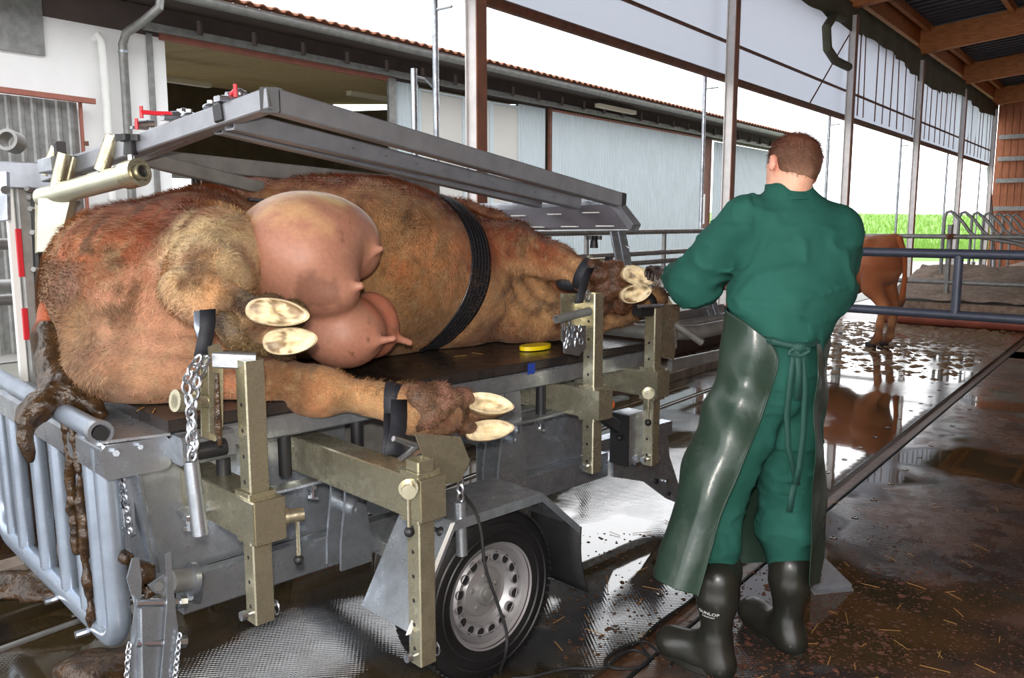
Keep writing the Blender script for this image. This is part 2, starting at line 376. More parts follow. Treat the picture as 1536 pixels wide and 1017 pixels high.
# ================================================================ SETTING
# ---- floor materials: wet studded rubber mats
def floor_mat(name, base, dirt, dirt_lo, dirt_hi, puddle=.5, seed=0., studs=1.0, wetrough=.03, dry=.2):
    m = bpy.data.materials.new(name); m.use_nodes = True; nt = m.node_tree; N = nt.nodes; L = nt.links; p = N['Principled BSDF']
    g = N.new('ShaderNodeNewGeometry'); pos = g.outputs['Position']
    mp = N.new('ShaderNodeMapping'); mp.inputs['Location'].default_value = (seed, seed*.7, 0); L.new(pos, mp.inputs[0])
    def noise(s, d=4, r=.55, src=None):
        n = N.new('ShaderNodeTexNoise'); n.inputs['Scale'].default_value = s; n.inputs['Detail'].default_value = d; n.inputs['Roughness'].default_value = r
        L.new(src or mp.outputs[0], n.inputs['Vector']); return n.outputs['Fac']
    def rng_(s, a, b, c=0, d=1):
        r = N.new('ShaderNodeMapRange'); r.interpolation_type = 'SMOOTHSTEP'
        for k, x in zip(('From Min', 'From Max', 'To Min', 'To Max'), (a, b, c, d)): r.inputs[k].default_value = x
        L.new(s, r.inputs['Value']); return r.outputs[0]
    def mul(a, b, op='MULTIPLY'):
        q = N.new('ShaderNodeMath'); q.operation = op
        for i, x in enumerate((a, b)):
            if isinstance(x, (int, float)): q.inputs[i].default_value = x
            else: L.new(x, q.inputs[i])
        return q.outputs[0]
    wet = rng_(noise(.75, 3), puddle-.05, puddle+.05)            # 1 = standing water
    dm = rng_(noise(2.1, 6, .65), dirt_lo, dirt_hi)
    mx = N.new('ShaderNodeMix'); mx.data_type = 'RGBA'; mx.inputs['A'].default_value = (*base, 1); mx.inputs['B'].default_value = (*dirt, 1)
    L.new(dm, mx.inputs['Factor'])
    mx2 = N.new('ShaderNodeMix'); mx2.data_type = 'RGBA'; mx2.inputs['B'].default_value = (.05, .034, .012, 1)
    L.new(mx.outputs['Result'], mx2.inputs['A']); L.new(mul(wet, .75), mx2.inputs['Factor'])
    L.new(mx2.outputs['Result'], p.inputs['Base Color'])
    r1 = mul(rng_(noise(9, 5), .3, .7, .05, dry), mul(wet, -1.0, 'MULTIPLY'), 'ADD')
    r2 = mul(mul(dm, .12), r1, 'ADD')
    r3 = mul(r2, wetrough, 'MAXIMUM'); L.new(r3, p.inputs['Roughness'])
    # stud pattern: two crossed waves
    rot = N.new('ShaderNodeMapping'); rot.inputs['Rotation'].default_value = (0, 0, .66); L.new(pos, rot.inputs[0])
    sep = N.new('ShaderNodeSeparateXYZ'); L.new(rot.outputs[0], sep.inputs[0])
    sx = N.new('ShaderNodeMath'); sx.operation = 'SINE'; L.new(mul(sep.outputs[0], 330), sx.inputs[0])
    sy = N.new('ShaderNodeMath'); sy.operation = 'SINE'; L.new(mul(sep.outputs[1], 330), sy.inputs[0])
    st = mul(mul(sx.outputs[0], sy.outputs[0]), studs*.5)
    inv = mul(mul(wet, -1), 1.0, 'ADD')
    hgt = mul(mul(st, inv), mul(noise(16, 4), mul(inv, .9)), 'ADD')
    b = N.new('ShaderNodeBump'); b.inputs['Strength'].default_value = .32; b.inputs['Distance'].default_value = .0017
    L.new(hgt, b.inputs['Height'])
    b2 = N.new('ShaderNodeBump'); b2.inputs['Strength'].default_value = .1; b2.inputs['Distance'].default_value = .004
    L.new(noise(5, 2), b2.inputs['Height']); L.new(b.outputs[0], b2.inputs['Normal'])
    L.new(b2.outputs[0], p.inputs['Normal']); p.inputs['Specular IOR Level'].default_value = .6
    p.inputs['Coat Weight'].default_value = .55; p.inputs['Coat Roughness'].default_value = .05; p.inputs['Coat IOR'].default_value = 1.38
    bc = N.new('ShaderNodeBump'); bc.inputs['Strength'].default_value = .15; bc.inputs['Distance'].default_value = .0015
    L.new(hgt, bc.inputs['Height']); L.new(bc.outputs[0], p.inputs['Coat Normal'])
    return m
M['fl_left'] = floor_mat('wet_stud_mat', (.016, .015, .016), (.055, .036, .022), .50, .66, .50, 0, studs=.55)
M['fl_right'] = floor_mat('dirty_stud_mat', (.035, .029, .027), (.10, .052, .032), .42, .58, .56, 3.3, dry=.4)
M['fl_back'] = floor_mat('dungy_floor', (.10, .075, .05), (.17, .12, .07), .4, .6, .57, 8.1, dry=.5)
M['fl_slot'] = mat('joint_concrete', srgb(96, 66, 46), .35, nscale=20, namt=.5, bump=.4, bscale=60)

fl_ = MB(); fl_.plate([S(-14, -16, -.05), S(30, -16, -.05), S(30, .25, -.05), S(-14, .25, -.05)], ZZ, .06)
floor = obj('floor', fl_, M['fl_slot'], smooth=0); tag(floor, kind='structure')
def slab(name, t0, t1, d0, d1, z, m, th=.02):
    b = MB(); b.plate([S(t0, d0, z-th/2), S(t1, d0, z-th/2), S(t1, d1, z-th/2), S(t0, d1, z-th/2)], ZZ, th)
    return obj(name, b, m, floor, smooth=0)
slab('rubber_mat', -9, 5.6, -3.05, -1.30, 0, M['fl_left'])          # the mat the trailer stands on
slab('rubber_mat', -9, 6.2, -4.95, -3.16, 0, M['fl_right'])
slab('rubber_mat', -9, 6.2, -7.6, -4.98, 0, M['fl_right'])
slab('rubber_mat', -9, 5.6, -1.22, -.80, 0, M['fl_left'])
slab('alley_surface', 5.62, 29, -15, -3.16, 0, M['fl_back'])
slab('alley_surface', 5.62, 8.42, -3.05, -.0, 0, M['fl_back'])
b = MB(); b.beam(S(-9, -1.26, -.004), S(5, -1.26, -.004), .02, .018); obj('joint_rail', b, M['galvdull'], floor)
b = MB(); b.beam(S(-9, -3.145, -.008), S(8, -3.145, -.008), .012, .02); obj('joint_edge', b, M['rubber'], floor)
b = MB(); b.beam(S(-9, -.72, .04), S(4.8, -.72, .04), .16, .12, c=.02); curb = obj('trim_1', b, M['concrete']); tag(curb, kind='structure')
# dark channel bottom between kerb and low wall
b = MB(); b.plate([S(-9, -.64, .0), S(5.5, -.64, .0), S(5.5, -.1, .0), S(-9, -.1, .0)], ZZ, .02); obj('channel_bed', b, M['dung'], floor, smooth=0)
M['lowwall'] = mat('brown_stained_wall', srgb(64, 46, 36), .7, nscale=6, namt=.4, bump=.3)
for a, c in ((-9, -.09), (.06, 4.86), (5.0, 8.3)): b = MB(); b.beam(S(a, .0, .22), S(c, .0, .22), .12, .5, c=.01); tag(obj('wall_low', b, M['lowwall']), kind='structure')
# rivets of the mat edge
rv = MB(); rv.lathe((0, 0, 0), ZZ, [(.018, 0), (.018, .0035), (.008, .004), (.001, .001)], seg=10)
r0 = None
for i in range(26):
    for d in (-2.93, -3.3):
        P = S(-3.4+i*.36, d, .0)
        if r0 is None: r0 = obj('mat_stud', rv, M['fl_right'], floor, origin=(0, 0, 0)); r0.location = P-wloc(floor)
        else: clone(r0, P, floor)

# ---- ground outside
b = MB(); b.plate([S(-30, .25, -.03), S(60, .25, -.03), S(60, 60, -.03), S(-30, 60, -.03)], ZZ, .04)
tag(obj('ground_yard', b, M['yard'], smooth=0), kind='structure')
def fieldf(i, j):
    X = -60+i*400; Yv = 34+j*260; s = min(1, max(0, (Yv-34)/110)); s = s*s*(3-2*s)
    return Vector((X, Yv, -.01+s*3.1+.25*math.sin(X*.05)*s))
b = MB(); b.grid(fieldf, 80, 50)
M['grass'] = mat('grass_field', srgb(108, 146, 56), .9, nscale=.6, col2=srgb(88, 128, 42), bump=.3, bscale=6)
fld = obj('ground_field', b, M['grass'], smooth=60); tag(fld, kind='structure')
g = MB()
for i in range(5200):
    Yv = 40+rng.random()**1.6*70; X = Yv*(.30+rng.random()*.36); s = (Yv-34)/110; s = s*s*(3-2*s); z = s*3.1+.25*math.sin(X*.05)*s
    h = .25+.35*rng.random(); w = .05+.05*rng.random(); a = rng.random()*3.14; l = rng.normal(0, .12)
    d = Vector((math.cos(a), math.sin(a), 0))*w; P = Vector((X, Yv, z))
    g.add([P-d, P+d, P+Vector((l, 0, h))], [[0, 1, 2]])
tag(obj('meadow_grass', g, mat('meadow_blades', srgb(104, 146, 52), .8, nscale=.8, col2=srgb(124, 158, 70)), smooth=0, recalc=False), 'bright green grass growing on the rising field outside the barn', 'grass', kind='stuff')

# ---- neighbouring barn across the yard
DB = 5.5
nb = thing('barn_building', S(8, DB, 0), 'long white and pale blue machinery barn across the yard', 'building')
b = MB(); b.plate([S(-9, DB+.1, 0), S(.53, DB+.1, 0), S(.53, DB+.1, 4.05), S(-9, DB+.1, 4.05)], BN, .2); obj('white_wall', b, M['wall'], nb, smooth=0)
b = MB(); b.plate([S(.53, DB+.1, 3.8), S(22, DB+.1, 3.8), S(22, DB+.1, 4.15), S(.53, DB+.1, 4.15)], BN, .2); obj('fascia_board', b, M['brownclad'], nb, smooth=0)
b = MB(); b.plate([S(-9, DB+.06, 3.78), S(.6, DB+.06, 3.78), S(.6, DB+.06, 4.12), S(-9, DB+.06, 4.12)], BN, .15); b.plate([S(-9, DB-.6, 4.12), S(22, DB-.6, 4.12), S(22, DB+.2, 4.16), S(-9, DB+.2, 4.16)], ZZ, .03); obj('eave_soffit', b, M['brownclad'], nb, smooth=0)
# sliding track below the fascia
b = MB(); b.beam(S(.2, DB-.12, 3.86), S(22, DB-.12, 3.86), .08, .09); obj('door_track', b, M['galvdull'], nb)
h0 = None
hb_ = MB(); hb_.beam((0, 0, 0), (0, 0, .16), .09, .05)
for i in range(27):
    P = S(.9+i*.8, DB-.2, 3.86)
    if h0 is None: h0 = obj('track_bracket', hb_, M['brownclad'], nb, origin=(0, 0, 0)); h0.location = P-wloc(nb)
    else: clone(h0, P, nb)
b = MB(); b.beam(S(.45, DB-.03, 3.80), S(4.4, DB-.03, 3.80), .05, .10); obj('red_lintel', b, M['lintel'], nb); b = MB(); b.beam(S(8.7, DB-.05, 3.76), S(15.8, DB-.05, 3.76), .05, .05); obj('red_lintel', b, M['lintel'], nb)
# corrugated cladding
def corr(t0, t1, z0, z1, d, pitch=.11, dep=.018):
    b = MB(); n = int((t1-t0)/pitch); ts = []
    for i in range(n):
        a = t0+i*pitch; ts += [(a, 0), (a+pitch*.45, 0), (a+pitch*.6, -dep), (a+pitch*.85, -dep)]
    ts.append((t1, 0)); vs = []
    for t, q in ts: vs += [S(t, d+q, z0), S(t, d+q, z1)]
    b.add(vs, [[2*i, 2*i+2, 2*i+3, 2*i+1] for i in range(len(ts)-1)]); return b
obj('cladding_sheet', corr(4.33, 5.0, .15, 3.78, DB-.0), M['clad'], nb, smooth=0)
obj('cladding_sheet', corr(7.7, 8.6, .15, 3.78, DB-.0), M['clad'], nb, smooth=0)
obj('sliding_door', corr(8.75, 15.7, .35, 3.74, DB-.06), M['clad'], nb, smooth=0)
obj('cladding_sheet', corr(16.5, 22, .2, 3.74, DB-.0), M['clad'], nb, smooth=0)
for a, c in ((5.0, 6.1), (6.15, 6.85), (6.9, 7.7)):
    b = MB(); b.plate([S(a, DB, .3), S(c, DB, .3), S(c, DB, 3.7), S(a, DB, 3.7)], BN, .02); pn = obj('translucent_panel', b, M['cream'], nb, smooth=0)
    b = MB()
    for t in (a, c): b.beam(S(t, DB-.02, .3), S(t, DB-.02, 3.72), .05, .03, up=BN)
    b.beam(S(a, DB-.02, 3.71), S(c, DB-.02, 3.71), .04, .04); obj('panel_frame', b, M['clad'], pn)
b = MB(); b.plate([S(15.7, DB+.06, .3), S(16.5, DB+.06, .3), S(16.5, DB+.06, 3.8), S(15.7, DB+.06, 3.8)], BN, .02); obj('door_gap', b, M['rust'], nb, smooth=0)
for t, w_, mm in ((4.33, .16, 'galvdull'), (8.68, .06, 'rust'), (15.85, .08, 'wall')): b = MB(); b.beam(S(t, DB-.05, 0 if t < 15 else 1.5), S(t, DB-.05, 3.8 if t < 15 else 2.3), w_, .06, up=BN); obj('door_post', b, M[mm], nb)
b = MB(); b.beam(S(8.6, DB-.02, .2), S(22, DB-.02, .2), .1, .4, up=ZZ); obj('plinth', b, M['concrete'], nb)
# interior behind the opening
b = MB()
def planks(t0, t1, d0, z0, d1, z1, n):
    for i in range(n):
        a = i/n; c = (i+.94)/n
        pa = [S(t0, d0+(d1-d0)*a, z0+(z1-z0)*a), S(t1, d0+(d1-d0)*a, z0+(z1-z0)*a), S(t1, d0+(d1-d0)*c, z0+(z1-z0)*c), S(t0, d0+(d1-d0)*c, z0+(z1-z0)*c)]
        yield pa
for i, pa in enumerate(planks(-1, 9.5, DB+.3, 4.0, DB+7.5, 4.6, 24)):
    q = MB(); q.plate(pa, ZZ, .02); obj('ceiling_board', q, M['soffit'], nb, smooth=0)
b.plate([S(-.5, DB+7.5, 2.7), S(9.5, DB+7.5, 2.7), S(9.5, DB+7.5, 4.7), S(-.5, DB+7.5, 4.7)], BN, .1)
b.plate([S(-.4, DB+.2, 0), S(-.4, DB+7.5, 0), S(-.4, DB+7.5, 4.4), S(-.4, DB+.2, 4.0)], BD, .1)
b.plate([S(9.5, DB+.2, 0), S(9.5, DB+7.5, 0), S(9.5, DB+7.5, 4.4), S(9.5, DB+.2, 4.0)], BD, .1)
b.plate([S(5.6, DB+7.5, 0), S(9.5, DB+7.5, 0), S(9.5, DB+7.5, 2.7), S(5.6, DB+7.5, 2.7)], BN, .1)
obj('interior_wall', b, M['darkin'], nb, smooth=0)
for t, d in ((2.2, 8.3), (4.6, 9.6), (5.6, 7.0)):
    q = MB(); q.beam(S(t, d+.9, 3.95), S(t+1.3, d+.9, 3.95), .14, .08); obj('strip_lamp', q, M['lamp'], nb)
q = MB(); q.beam(S(10.05, DB-.3, 3.98), S(11.6, DB-.3, 3.98), .12, .08); obj('eave_strip_lamp', q, M['lamp'], nb)
# roof, clay tiles along the verge, gutter
b = MB(); b.plate([S(-9, DB-.62, 4.17), S(22, DB-.62, 4.17), S(22, DB+6, 5.5), S(-9, DB+6, 5.5)], BN.cross(BD)+BN*0, .05); obj('roof_deck', b, M['tile'], nb, smooth=0)
tb = MB(); N_ = 8
pr = []
for i in range(N_+1):
    a = i/N_; pr.append((a*.21-.105, .018*math.sin(a*2*math.pi)))
prf = [(x, y+.008) for x, y in pr]+[(x, y-.008) for x, y in pr[::-1]]
tb.prism(prf, Vector((0, 0, 0)), BN*.42+ZZ*.085)
t0_ = None
for i in range(128):
    P = S(-3+i*.195, DB-.78, 4.22)
    if t0_ is None: t0_ = obj('roof_tile', tb, M['tile'], nb, origin=(0, 0, 0)); t0_.location = P-wloc(nb)
    else: clone(t0_, P, nb)
gu = MB(); pr = [(math.cos(a)*.075, math.sin(a)*.075) for a in [math.pi+math.pi*i/10 for i in range(11)]]
pr2 = pr+[(x*.9, y*.9+.002) for x, y in pr[::-1]]
gu.prism(pr2, S(-9, DB-.72, 4.14), S(22, DB-.72, 4.14)); obj('gutter', gu, M['galvdull'], nb)
b = MB(); b.beam(S(-9, DB-.62, 4.17), S(22, DB-.62, 4.17), .03, .09); obj('eave_flashing', b, M['white'], nb)
b = MB(); b.tube([S(.1, DB-.72, 4.15), S(.07, DB-.72, 3.95), S(-.0, DB-.5, 3.82), S(-.06, DB-.2, 3.72), S(-.07, DB-.12, 3.6), S(-.07, DB-.12, 0)], .05, 12); dp = obj('downpipe', b, M['galvdull'], nb)
for z in (3.5, 2.0, 1.7, 1.3):
    q = MB(); q.cyl(S(-.07, DB-.12, z), S(-.07, DB-.12, z+.03), .058); obj('pipe_clamp', q, M['galv'], dp)
b = MB(); b.tube([S(-.33, DB-.0, 3.62), S(-.33, DB-.08, 3.66), S(-.31, DB-.1, 3.6), S(-.3, DB-.1, 3.4), S(-.3, DB-.1, 1.4)], .045, 12); obj('vent_pipe', b, M['white'], nb)
b = MB(); b.beam(S(.32, DB-.02, 0), S(.32, DB-.02, 3.8), .07, .03, up=BN); obj('wall_strip', b, M['galvdull'], nb)
b = MB(); b.plate([S(-2.6, DB-.02, 3.35), S(-.91, DB-.02, 3.35), S(-.91, DB-.02, 4.0), S(-2.6, DB-.02, 4.0)], BN, .03); obj('louvre_panel', b, M['galvdull'], nb, smooth=0)
b = MB(); b.plate([S(-.2, DB-.04, 1.42), S(-.02, DB-.04, 1.42), S(-.06, DB-.04, 1.56), S(-.17, DB-.04, 1.56)], BN, .1); obj('wall_socket', b, M['lamp'], nb)
sd = obj('sliding_door', corr(-3, -.62, .1, 2.88, DB-.06, pitch=.13), M['galvdull'], nb, smooth=0)
b = MB(); b.beam(S(-3, DB-.16, 2.93), S(-.46, DB-.16, 2.90), .05, .06); b.beam(S(-.6, DB-.1, .1), S(-.6, DB-.1, 2.9), .03, .04, up=BN); obj('door_rail', b, M['lintel'], sd)
b = MB()
for z in (2.4, 1.6): b.beam(S(-.57, DB-.12, z), S(-.57, DB-.12, z+.05), .04, .04)
obj('door_catch', b, M['rust'], sd)

# tractor parked inside the opening
tr = thing('tractor', S(3.1, DB+3.2, 0), 'dark tractor with pale cab roof parked inside the barn opening', 'tractor')
b = MB(); b.beam(S(2.5, DB+3.2, 2.36), S(3.7, DB+3.2, 2.36), 1.2, .12, c=.03); obj('cab_roof', b, M['white'], tr)
b = MB()
for t in (2.55, 3.1, 3.65):
    for d in (2.7, 3.7): b.beam(S(t, DB+d, 1.3), S(t, DB+d, 2.3), .07, .07, up=BN)
b.beam(S(2.55, DB+2.7, 1.9), S(3.65, DB+2.7, 1.9), .05, .05); obj('cab_frame', b, M['black'], tr)
b = MB(); b.beam(S(1.2, DB+3.2, 1.25), S(2.5, DB+3.2, 1.35), .8, .7, c=.05); obj('bonnet', b, M['black'], tr)
b = MB(); b.cyl(S(1.9, DB+2.9, 1.6), S(1.9, DB+2.9, 2.3), .04); obj('exhaust_pipe', b, M['black'], tr)
for t, r in ((1.6, .5), (3.4, .8)):
    for d in (2.4, 3.9):
        b = MB(); b.cyl(S(t, DB+d, r), S(t, DB+d+.35, r), r, 28); b.cyl(S(t, DB+d-.01, r), S(t, DB+d+.36, r), r*.55, 20, mi=1); obj('wheel', b, [M['tyre'], M['rim']], tr)
b = MB(); b.beam(S(2.5, DB+3.2, .9), S(3.7, DB+3.2, .9), 1.0, .8, c=.04); obj('chassis', b, M['black'], tr)

# ---- posts of the open side, bracing tubes, curtain
names = ['steel barn post nearest the raised table frame', 'steel barn post directly left of the man', 'steel barn post above the standing brown cow', 'steel barn post right of the standing cow', 'steel barn post beside the curved stall dividers', 'far steel barn post at the end of the curtain']
def hpost(t, name, label):
    b = MB(); w = .125; e = .012
    # I section, web along the open side
    c0, c1 = S(t, 0, 0), S(t, 0, 5.0)
    b.beam(c0+BN*(w/2-e/2), c1+BN*(w/2-e/2), w, e, up=BN, c=.001)
    b.beam(c0-BD*(w/2-.03), c1-BD*(w/2-.03), e, w-2*e, up=BN, c=.001)
    b.beam(c0-BN*(w/2-e/2), c1-BN*(w/2-e/2), w, e, up=BN, c=.001, mi=1)
    o = obj(name, b, [M['postp'], M['primer']], None, smooth=0); tag(o, label, 'post', 'steel posts along the open side')
    q = MB(); q.plate([S(t-.14, -.14, .01), S(t+.14, -.14, .01), S(t+.14, .14, .01), S(t-.14, .14, .01)], ZZ, .02); obj('base_plate', q, M['galvdull'], o)
M['primer'] = mat('red_primer', srgb(150, 100, 78), .6, nscale=5, col2=srgb(120, 84, 72))
M['postp'] = mat('post_primer', srgb(212, 208, 206), .45, .2, 8, .15)
for k in range(6): hpost(-.0+4.95*k-.02, 'steel_post', names[k])
tn = ['curtain guide tube nearest, beside the barn post above the cow', 'thin curtain guide tube left of the man', 'thin curtain guide tube right of the man', 'thin curtain guide tube behind the standing cow', 'thin curtain guide tube near the stall dividers', 'farthest thin curtain guide tube']
for k in range(6):
    t = 4.95*k-.17-.02
    b = MB(); b.cyl(S(t, .28, .3 if k else .5), S(t, .28, 4.7), .025, 12); b.cyl(S(t, .28, 3.2), S(t, .1, 3.2), .012, 8)
    o = obj('guide_tube', b, M['galv'], None); tag(o, tn[k], 'tube', 'curtain guide tubes')
    if k: q = MB(); q.beam(S(t, .28, 0), S(t, .28, .32), .1, .1); obj('tube_foot', q, M['galvdull'], o)
# short bright standpipe by the first post
b = MB(); b.cyl(S(-.42, .3, .5), S(-.42, .3, 2.72), .026, 12); b.tube([S(-.42, .3, 2.66), S(-.3, .3, 2.66), S(-.2, .3, 2.6), S(-.14, .3, 2.66)], .009, 8)
tag(obj('stand_pipe', b, M['galv']), 'short shiny upright tube left of the nearest barn post', 'tube')
cu = thing('windbreak_curtain', S(12, .1, 4), 'pale translucent windbreak curtain hung along the open side', 'curtain')
def curt(i, j):
    t = -6+i*31.4; z = 3.38+j*1.7; a = min(1, max(0, (t-9)/6))
    w = (.022*math.sin(t*5.1+math.sin(t*1.7)*2)+.016*math.sin(t*11.3+1+.6*math.sin(t*.9)))*(.3+2.4*a)*min(1, .3+abs(z-3.38))
    return S(t, .14+w, z)
b = MB(); b.grid(curt, 620, 8)
m = bpy.data.materials.new('curtain_net'); m.use_nodes = True; nt = m.node_tree
p = nt.nodes['Principled BSDF']; p.inputs['Base Color'].default_value = (.6, .64, .7, 1); p.inputs['Roughness'].default_value = .8
tl = nt.nodes.new('ShaderNodeBsdfTranslucent'); tl.inputs[0].default_value = (.44, .47, .54, 1)
mxs = nt.nodes.new('ShaderNodeMixShader'); mxs.inputs[0].default_value = .62
nt.links.new(p.outputs[0], mxs.inputs[1]); nt.links.new(tl.outputs[0], mxs.inputs[2]); nt.links.new(mxs.outputs[0], nt.nodes['Material Output'].inputs[0])
obj('net_sheet', b, m, cu, smooth=80, recalc=False)
b = MB(); b.cyl(S(-6, .125, 3.34), S(25.4, .125, 3.34), .05, 12); obj('bottom_tube', b, M['rust'], cu)
b = MB(); b.cyl(S(-6, .08, 3.77), S(25.4, .08, 3.77), .022, 8); obj('middle_tube', b, M['rust'], cu)
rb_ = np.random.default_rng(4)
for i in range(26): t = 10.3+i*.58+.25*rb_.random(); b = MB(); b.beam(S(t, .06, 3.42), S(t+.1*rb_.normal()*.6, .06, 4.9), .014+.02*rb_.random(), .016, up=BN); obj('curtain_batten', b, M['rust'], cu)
b = MB()
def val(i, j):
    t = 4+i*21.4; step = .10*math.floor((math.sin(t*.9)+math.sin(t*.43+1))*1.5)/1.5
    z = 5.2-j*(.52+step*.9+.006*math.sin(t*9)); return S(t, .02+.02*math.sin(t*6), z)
b.grid(val, 420, 3); o = obj('eave_shade_sheet', b, M['olive'], smooth=60, thick=.01, recalc=False)  # opaque olive sheet stands in for the roof's shade on the upper curtain
tag(o, 'dark olive stepped sheet standing in for roof shade below the barn eave', 'shade_sheet')
b = MB(); b.tube([S(9.1, -.05, 4.8), S(8.6, -.05, 4.75), S(8.2, -.08, 4.5), S(8.3, -.08, 4.2), S(8.8, -.05, 4.1), S(9.5, -.05, 4.1)], .07, 10)
tag(obj('duct_hose', b, M['olive']), 'olive drain hose bent beside the third barn post', 'hose')
b = MB(); b.cyl(S(9.45, -.05, 4.6), S(7.8, .0, 3.3), .012, 6); tag(obj('pull_rope', b, M['rust']), 'thin pull rope slanting down across the curtain', 'rope')

# ---- roof of the open barn
cl = MB(); cl.plate([S(-10, .5, 5.72), S(28, .5, 5.72), S(28, -14, 7.15), S(-10, -14, 7.15)], ZZ, .04)
ceil = obj('ceiling', cl, M['roofsheet'], smooth=0); tag(ceil, kind='structure')
b = MB()
t = -9.
while t < 27.5:
    b.beam(S(t, .4, 5.68), S(t, -13.5, 7.05), .09, .05); t += .3
rb = obj('roof_sheet_rib', b, M['roofsheet'], ceil); tag(rb, kind='stuff')
RS = .1
for k in range(0, 6):
    t = 4.95*k
    b = MB(); b.beam(S(t, .1, 5.37), S(t, -13, 5.37+13.1*RS), .18, .5, c=.008); obj('rafter', b, M['wood'], ceil)
for j in range(9):
    d = -.1-j*1.55
    b = MB(); b.beam(S(-9, d, 5.66-d*.099-.02), S(27, d, 5.66-d*.099-.02), .1, .16); obj('purlin', b, M['wood'], ceil)
b = MB(); b.plate([S(-10, .42, 4.95), S(28, .42, 4.95), S(28, .42, 5.74), S(-10, .42, 5.74)], BN, .03); obj('eave_fascia', b, M['olive'], ceil, smooth=0)
b = MB(); b.beam(S(-9, .1, 5.5), S(27, .1, 5.5), .1, .35); obj('eave_beam', b, M['wood'], ceil)
# back (gable) wall with boards
for i in range(44):
    d = .15-i*.2
    b = MB(); b.plate([S(26.6, d, 0), S(26.6, d-.185, 0), S(26.6, d-.185, 5.8-d*.1), S(26.6, d, 5.8-d*.1)], BD, .03)
    if i == 0: gw = obj('wall_back', b, M['boards'], smooth=0); tag(gw, kind='structure')
    else: obj('wall_board', b, M['boards'], gw, smooth=0)
b = MB()
for z in (2.0, 2.9, 3.6, 4.3): b.beam(S(26.45, .1, z), S(26.45, -8, z), .08, .14)
obj('wall_rail', b, M['galvdull'], gw)
b = MB(); b.plate([S(26.7, .2, 0), S(26.7, -9, 0), S(26.7, -9, 6.6), S(26.7, .2, 5.8)], BD, .03); obj('backing_sheet', b, M['boards'], gw, smooth=0)
# side wall far to the right and behind the viewer keep the barn dark
b = MB(); b.plate([S(-10, -14, 0), S(28, -14, 0), S(28, -14, 7), S(-10, -14, 7)], BN, .1); tag(obj('wall_right', b, M['boards'], smooth=0), kind='structure')
b = MB(); b.cyl(S(25.2, .15, 3.3), S(25.5, -.2, 0), .06, 10); tag(obj('end_brace', b, M['galv']), 'slanting bright tube bracing the far end of the curtain', 'tube')

# ---- rails along the open side
def rails(name, label, t0, t1, zs, d=-.02, r=.028, ups=(), m='galvdull', grp=None):
    o = thing(name, S((t0+t1)/2, d, 0), label, 'fence', grp)
    for z in zs: b = MB(); b.cyl(S(t0, d, z), S(t1, d, z), r, 12); obj('rail', b, M[m], o)
    for t in ups: b = MB(); b.cyl(S(t, d, min(zs)-.05), S(t, d, max(zs)+.02), r*.9, 12); obj('upright', b, M[m], o)
    return o
rails('rail_fence', 'brown-stained tube rails between posts behind the man', .0, 4.9, (1.43, 1.2, 1.1, .72), ups=(1.6, 3.2))
rails('rail_fence', 'tube rails between the first two posts behind the squeeze table', -5, .0, (1.42, 1.15, .7), ups=(-1.2,))
rails('rail_fence', 'tube rails beyond the standing cow', 4.9, 9.9, (1.38, 1.1, .75), ups=(7.0, 8.6))
rails('yard_rail', 'thick grey rail across the yard at far left', -8, -1.5, (1.08,), d=2.0, r=.05, ups=(-2.5,))
b = MB(); b.beam(S(-5.5, .02, .5), S(-2.8, .02, .5), .2, .06); tag(obj('timber_plank', b, M['dungdry']), 'pale plank lying on the low wall at far left', 'plank')

# ---- cubicle bed, kerb pipe, stall dividers (right)
b = MB(); b.plate([S(8.5, -1.0, .17), S(26, -1.0, .17), S(26, -9, .17), S(8.5, -9, .17)], ZZ, .34); tag(obj('floor_cubicle_bed', b, M['bed'], smooth=0), kind='structure')
b = MB(); b.cyl(S(8.4, -1.1, .1), S(8.4, -9, .1), .1, 16); tag(obj('kerb_pipe', b, M['redpipe'], smooth=40), 'red-brown round kerb pipe at foot of the cubicle bed', 'kerb')
b = MB()
def rough(i, j):
    d = -1.1-i*7; q = j; P = S(8.52+q*2.4, d, .35+q*.42); return P+ZZ*(.05*float(vnoise(np.array([P.x, P.y, 0]), 5, 3))+.02*float(vnoise(np.array([P.x, P.y, 0]), 19, 4)))
b.grid(rough, 120, 30); tag(obj('bedding', b, M['bed'], smooth=80, recalc=False), 'brown bedding banked up behind the kerb pipe', 'bedding', kind='stuff')
sr = rails('stall_fence', 'galvanised stall rail line with clamps behind the cow', 8.9, 9.0, (1.0,))
for ch in list(sr.children): bpy.data.objects.remove(ch)
for z in (1.32, 1.02, .62):
    b = MB(); b.cyl(S(9.0, -.2, z), S(9.0, -9, z), .035, 12); obj('rail', b, M['galvdull'], sr)
for d in (-.3, -1.85, -3.4, -4.9, -6.4):
    b = MB(); b.cyl(S(9.0, d, .2), S(9.0, d, 1.5), .04, 12); b.beam(S(9.0, d, 1.28), S(9.0, d, 1.36), .12, .12, mi=1); obj('upright', b, [M['galvdull'], M['rust']], sr)
sdlab = 'bent tube stall divider standing above the far rails, number %s from the left'
words = ['first', 'second', 'third', 'fourth', 'fifth', 'sixth', 'seventh']
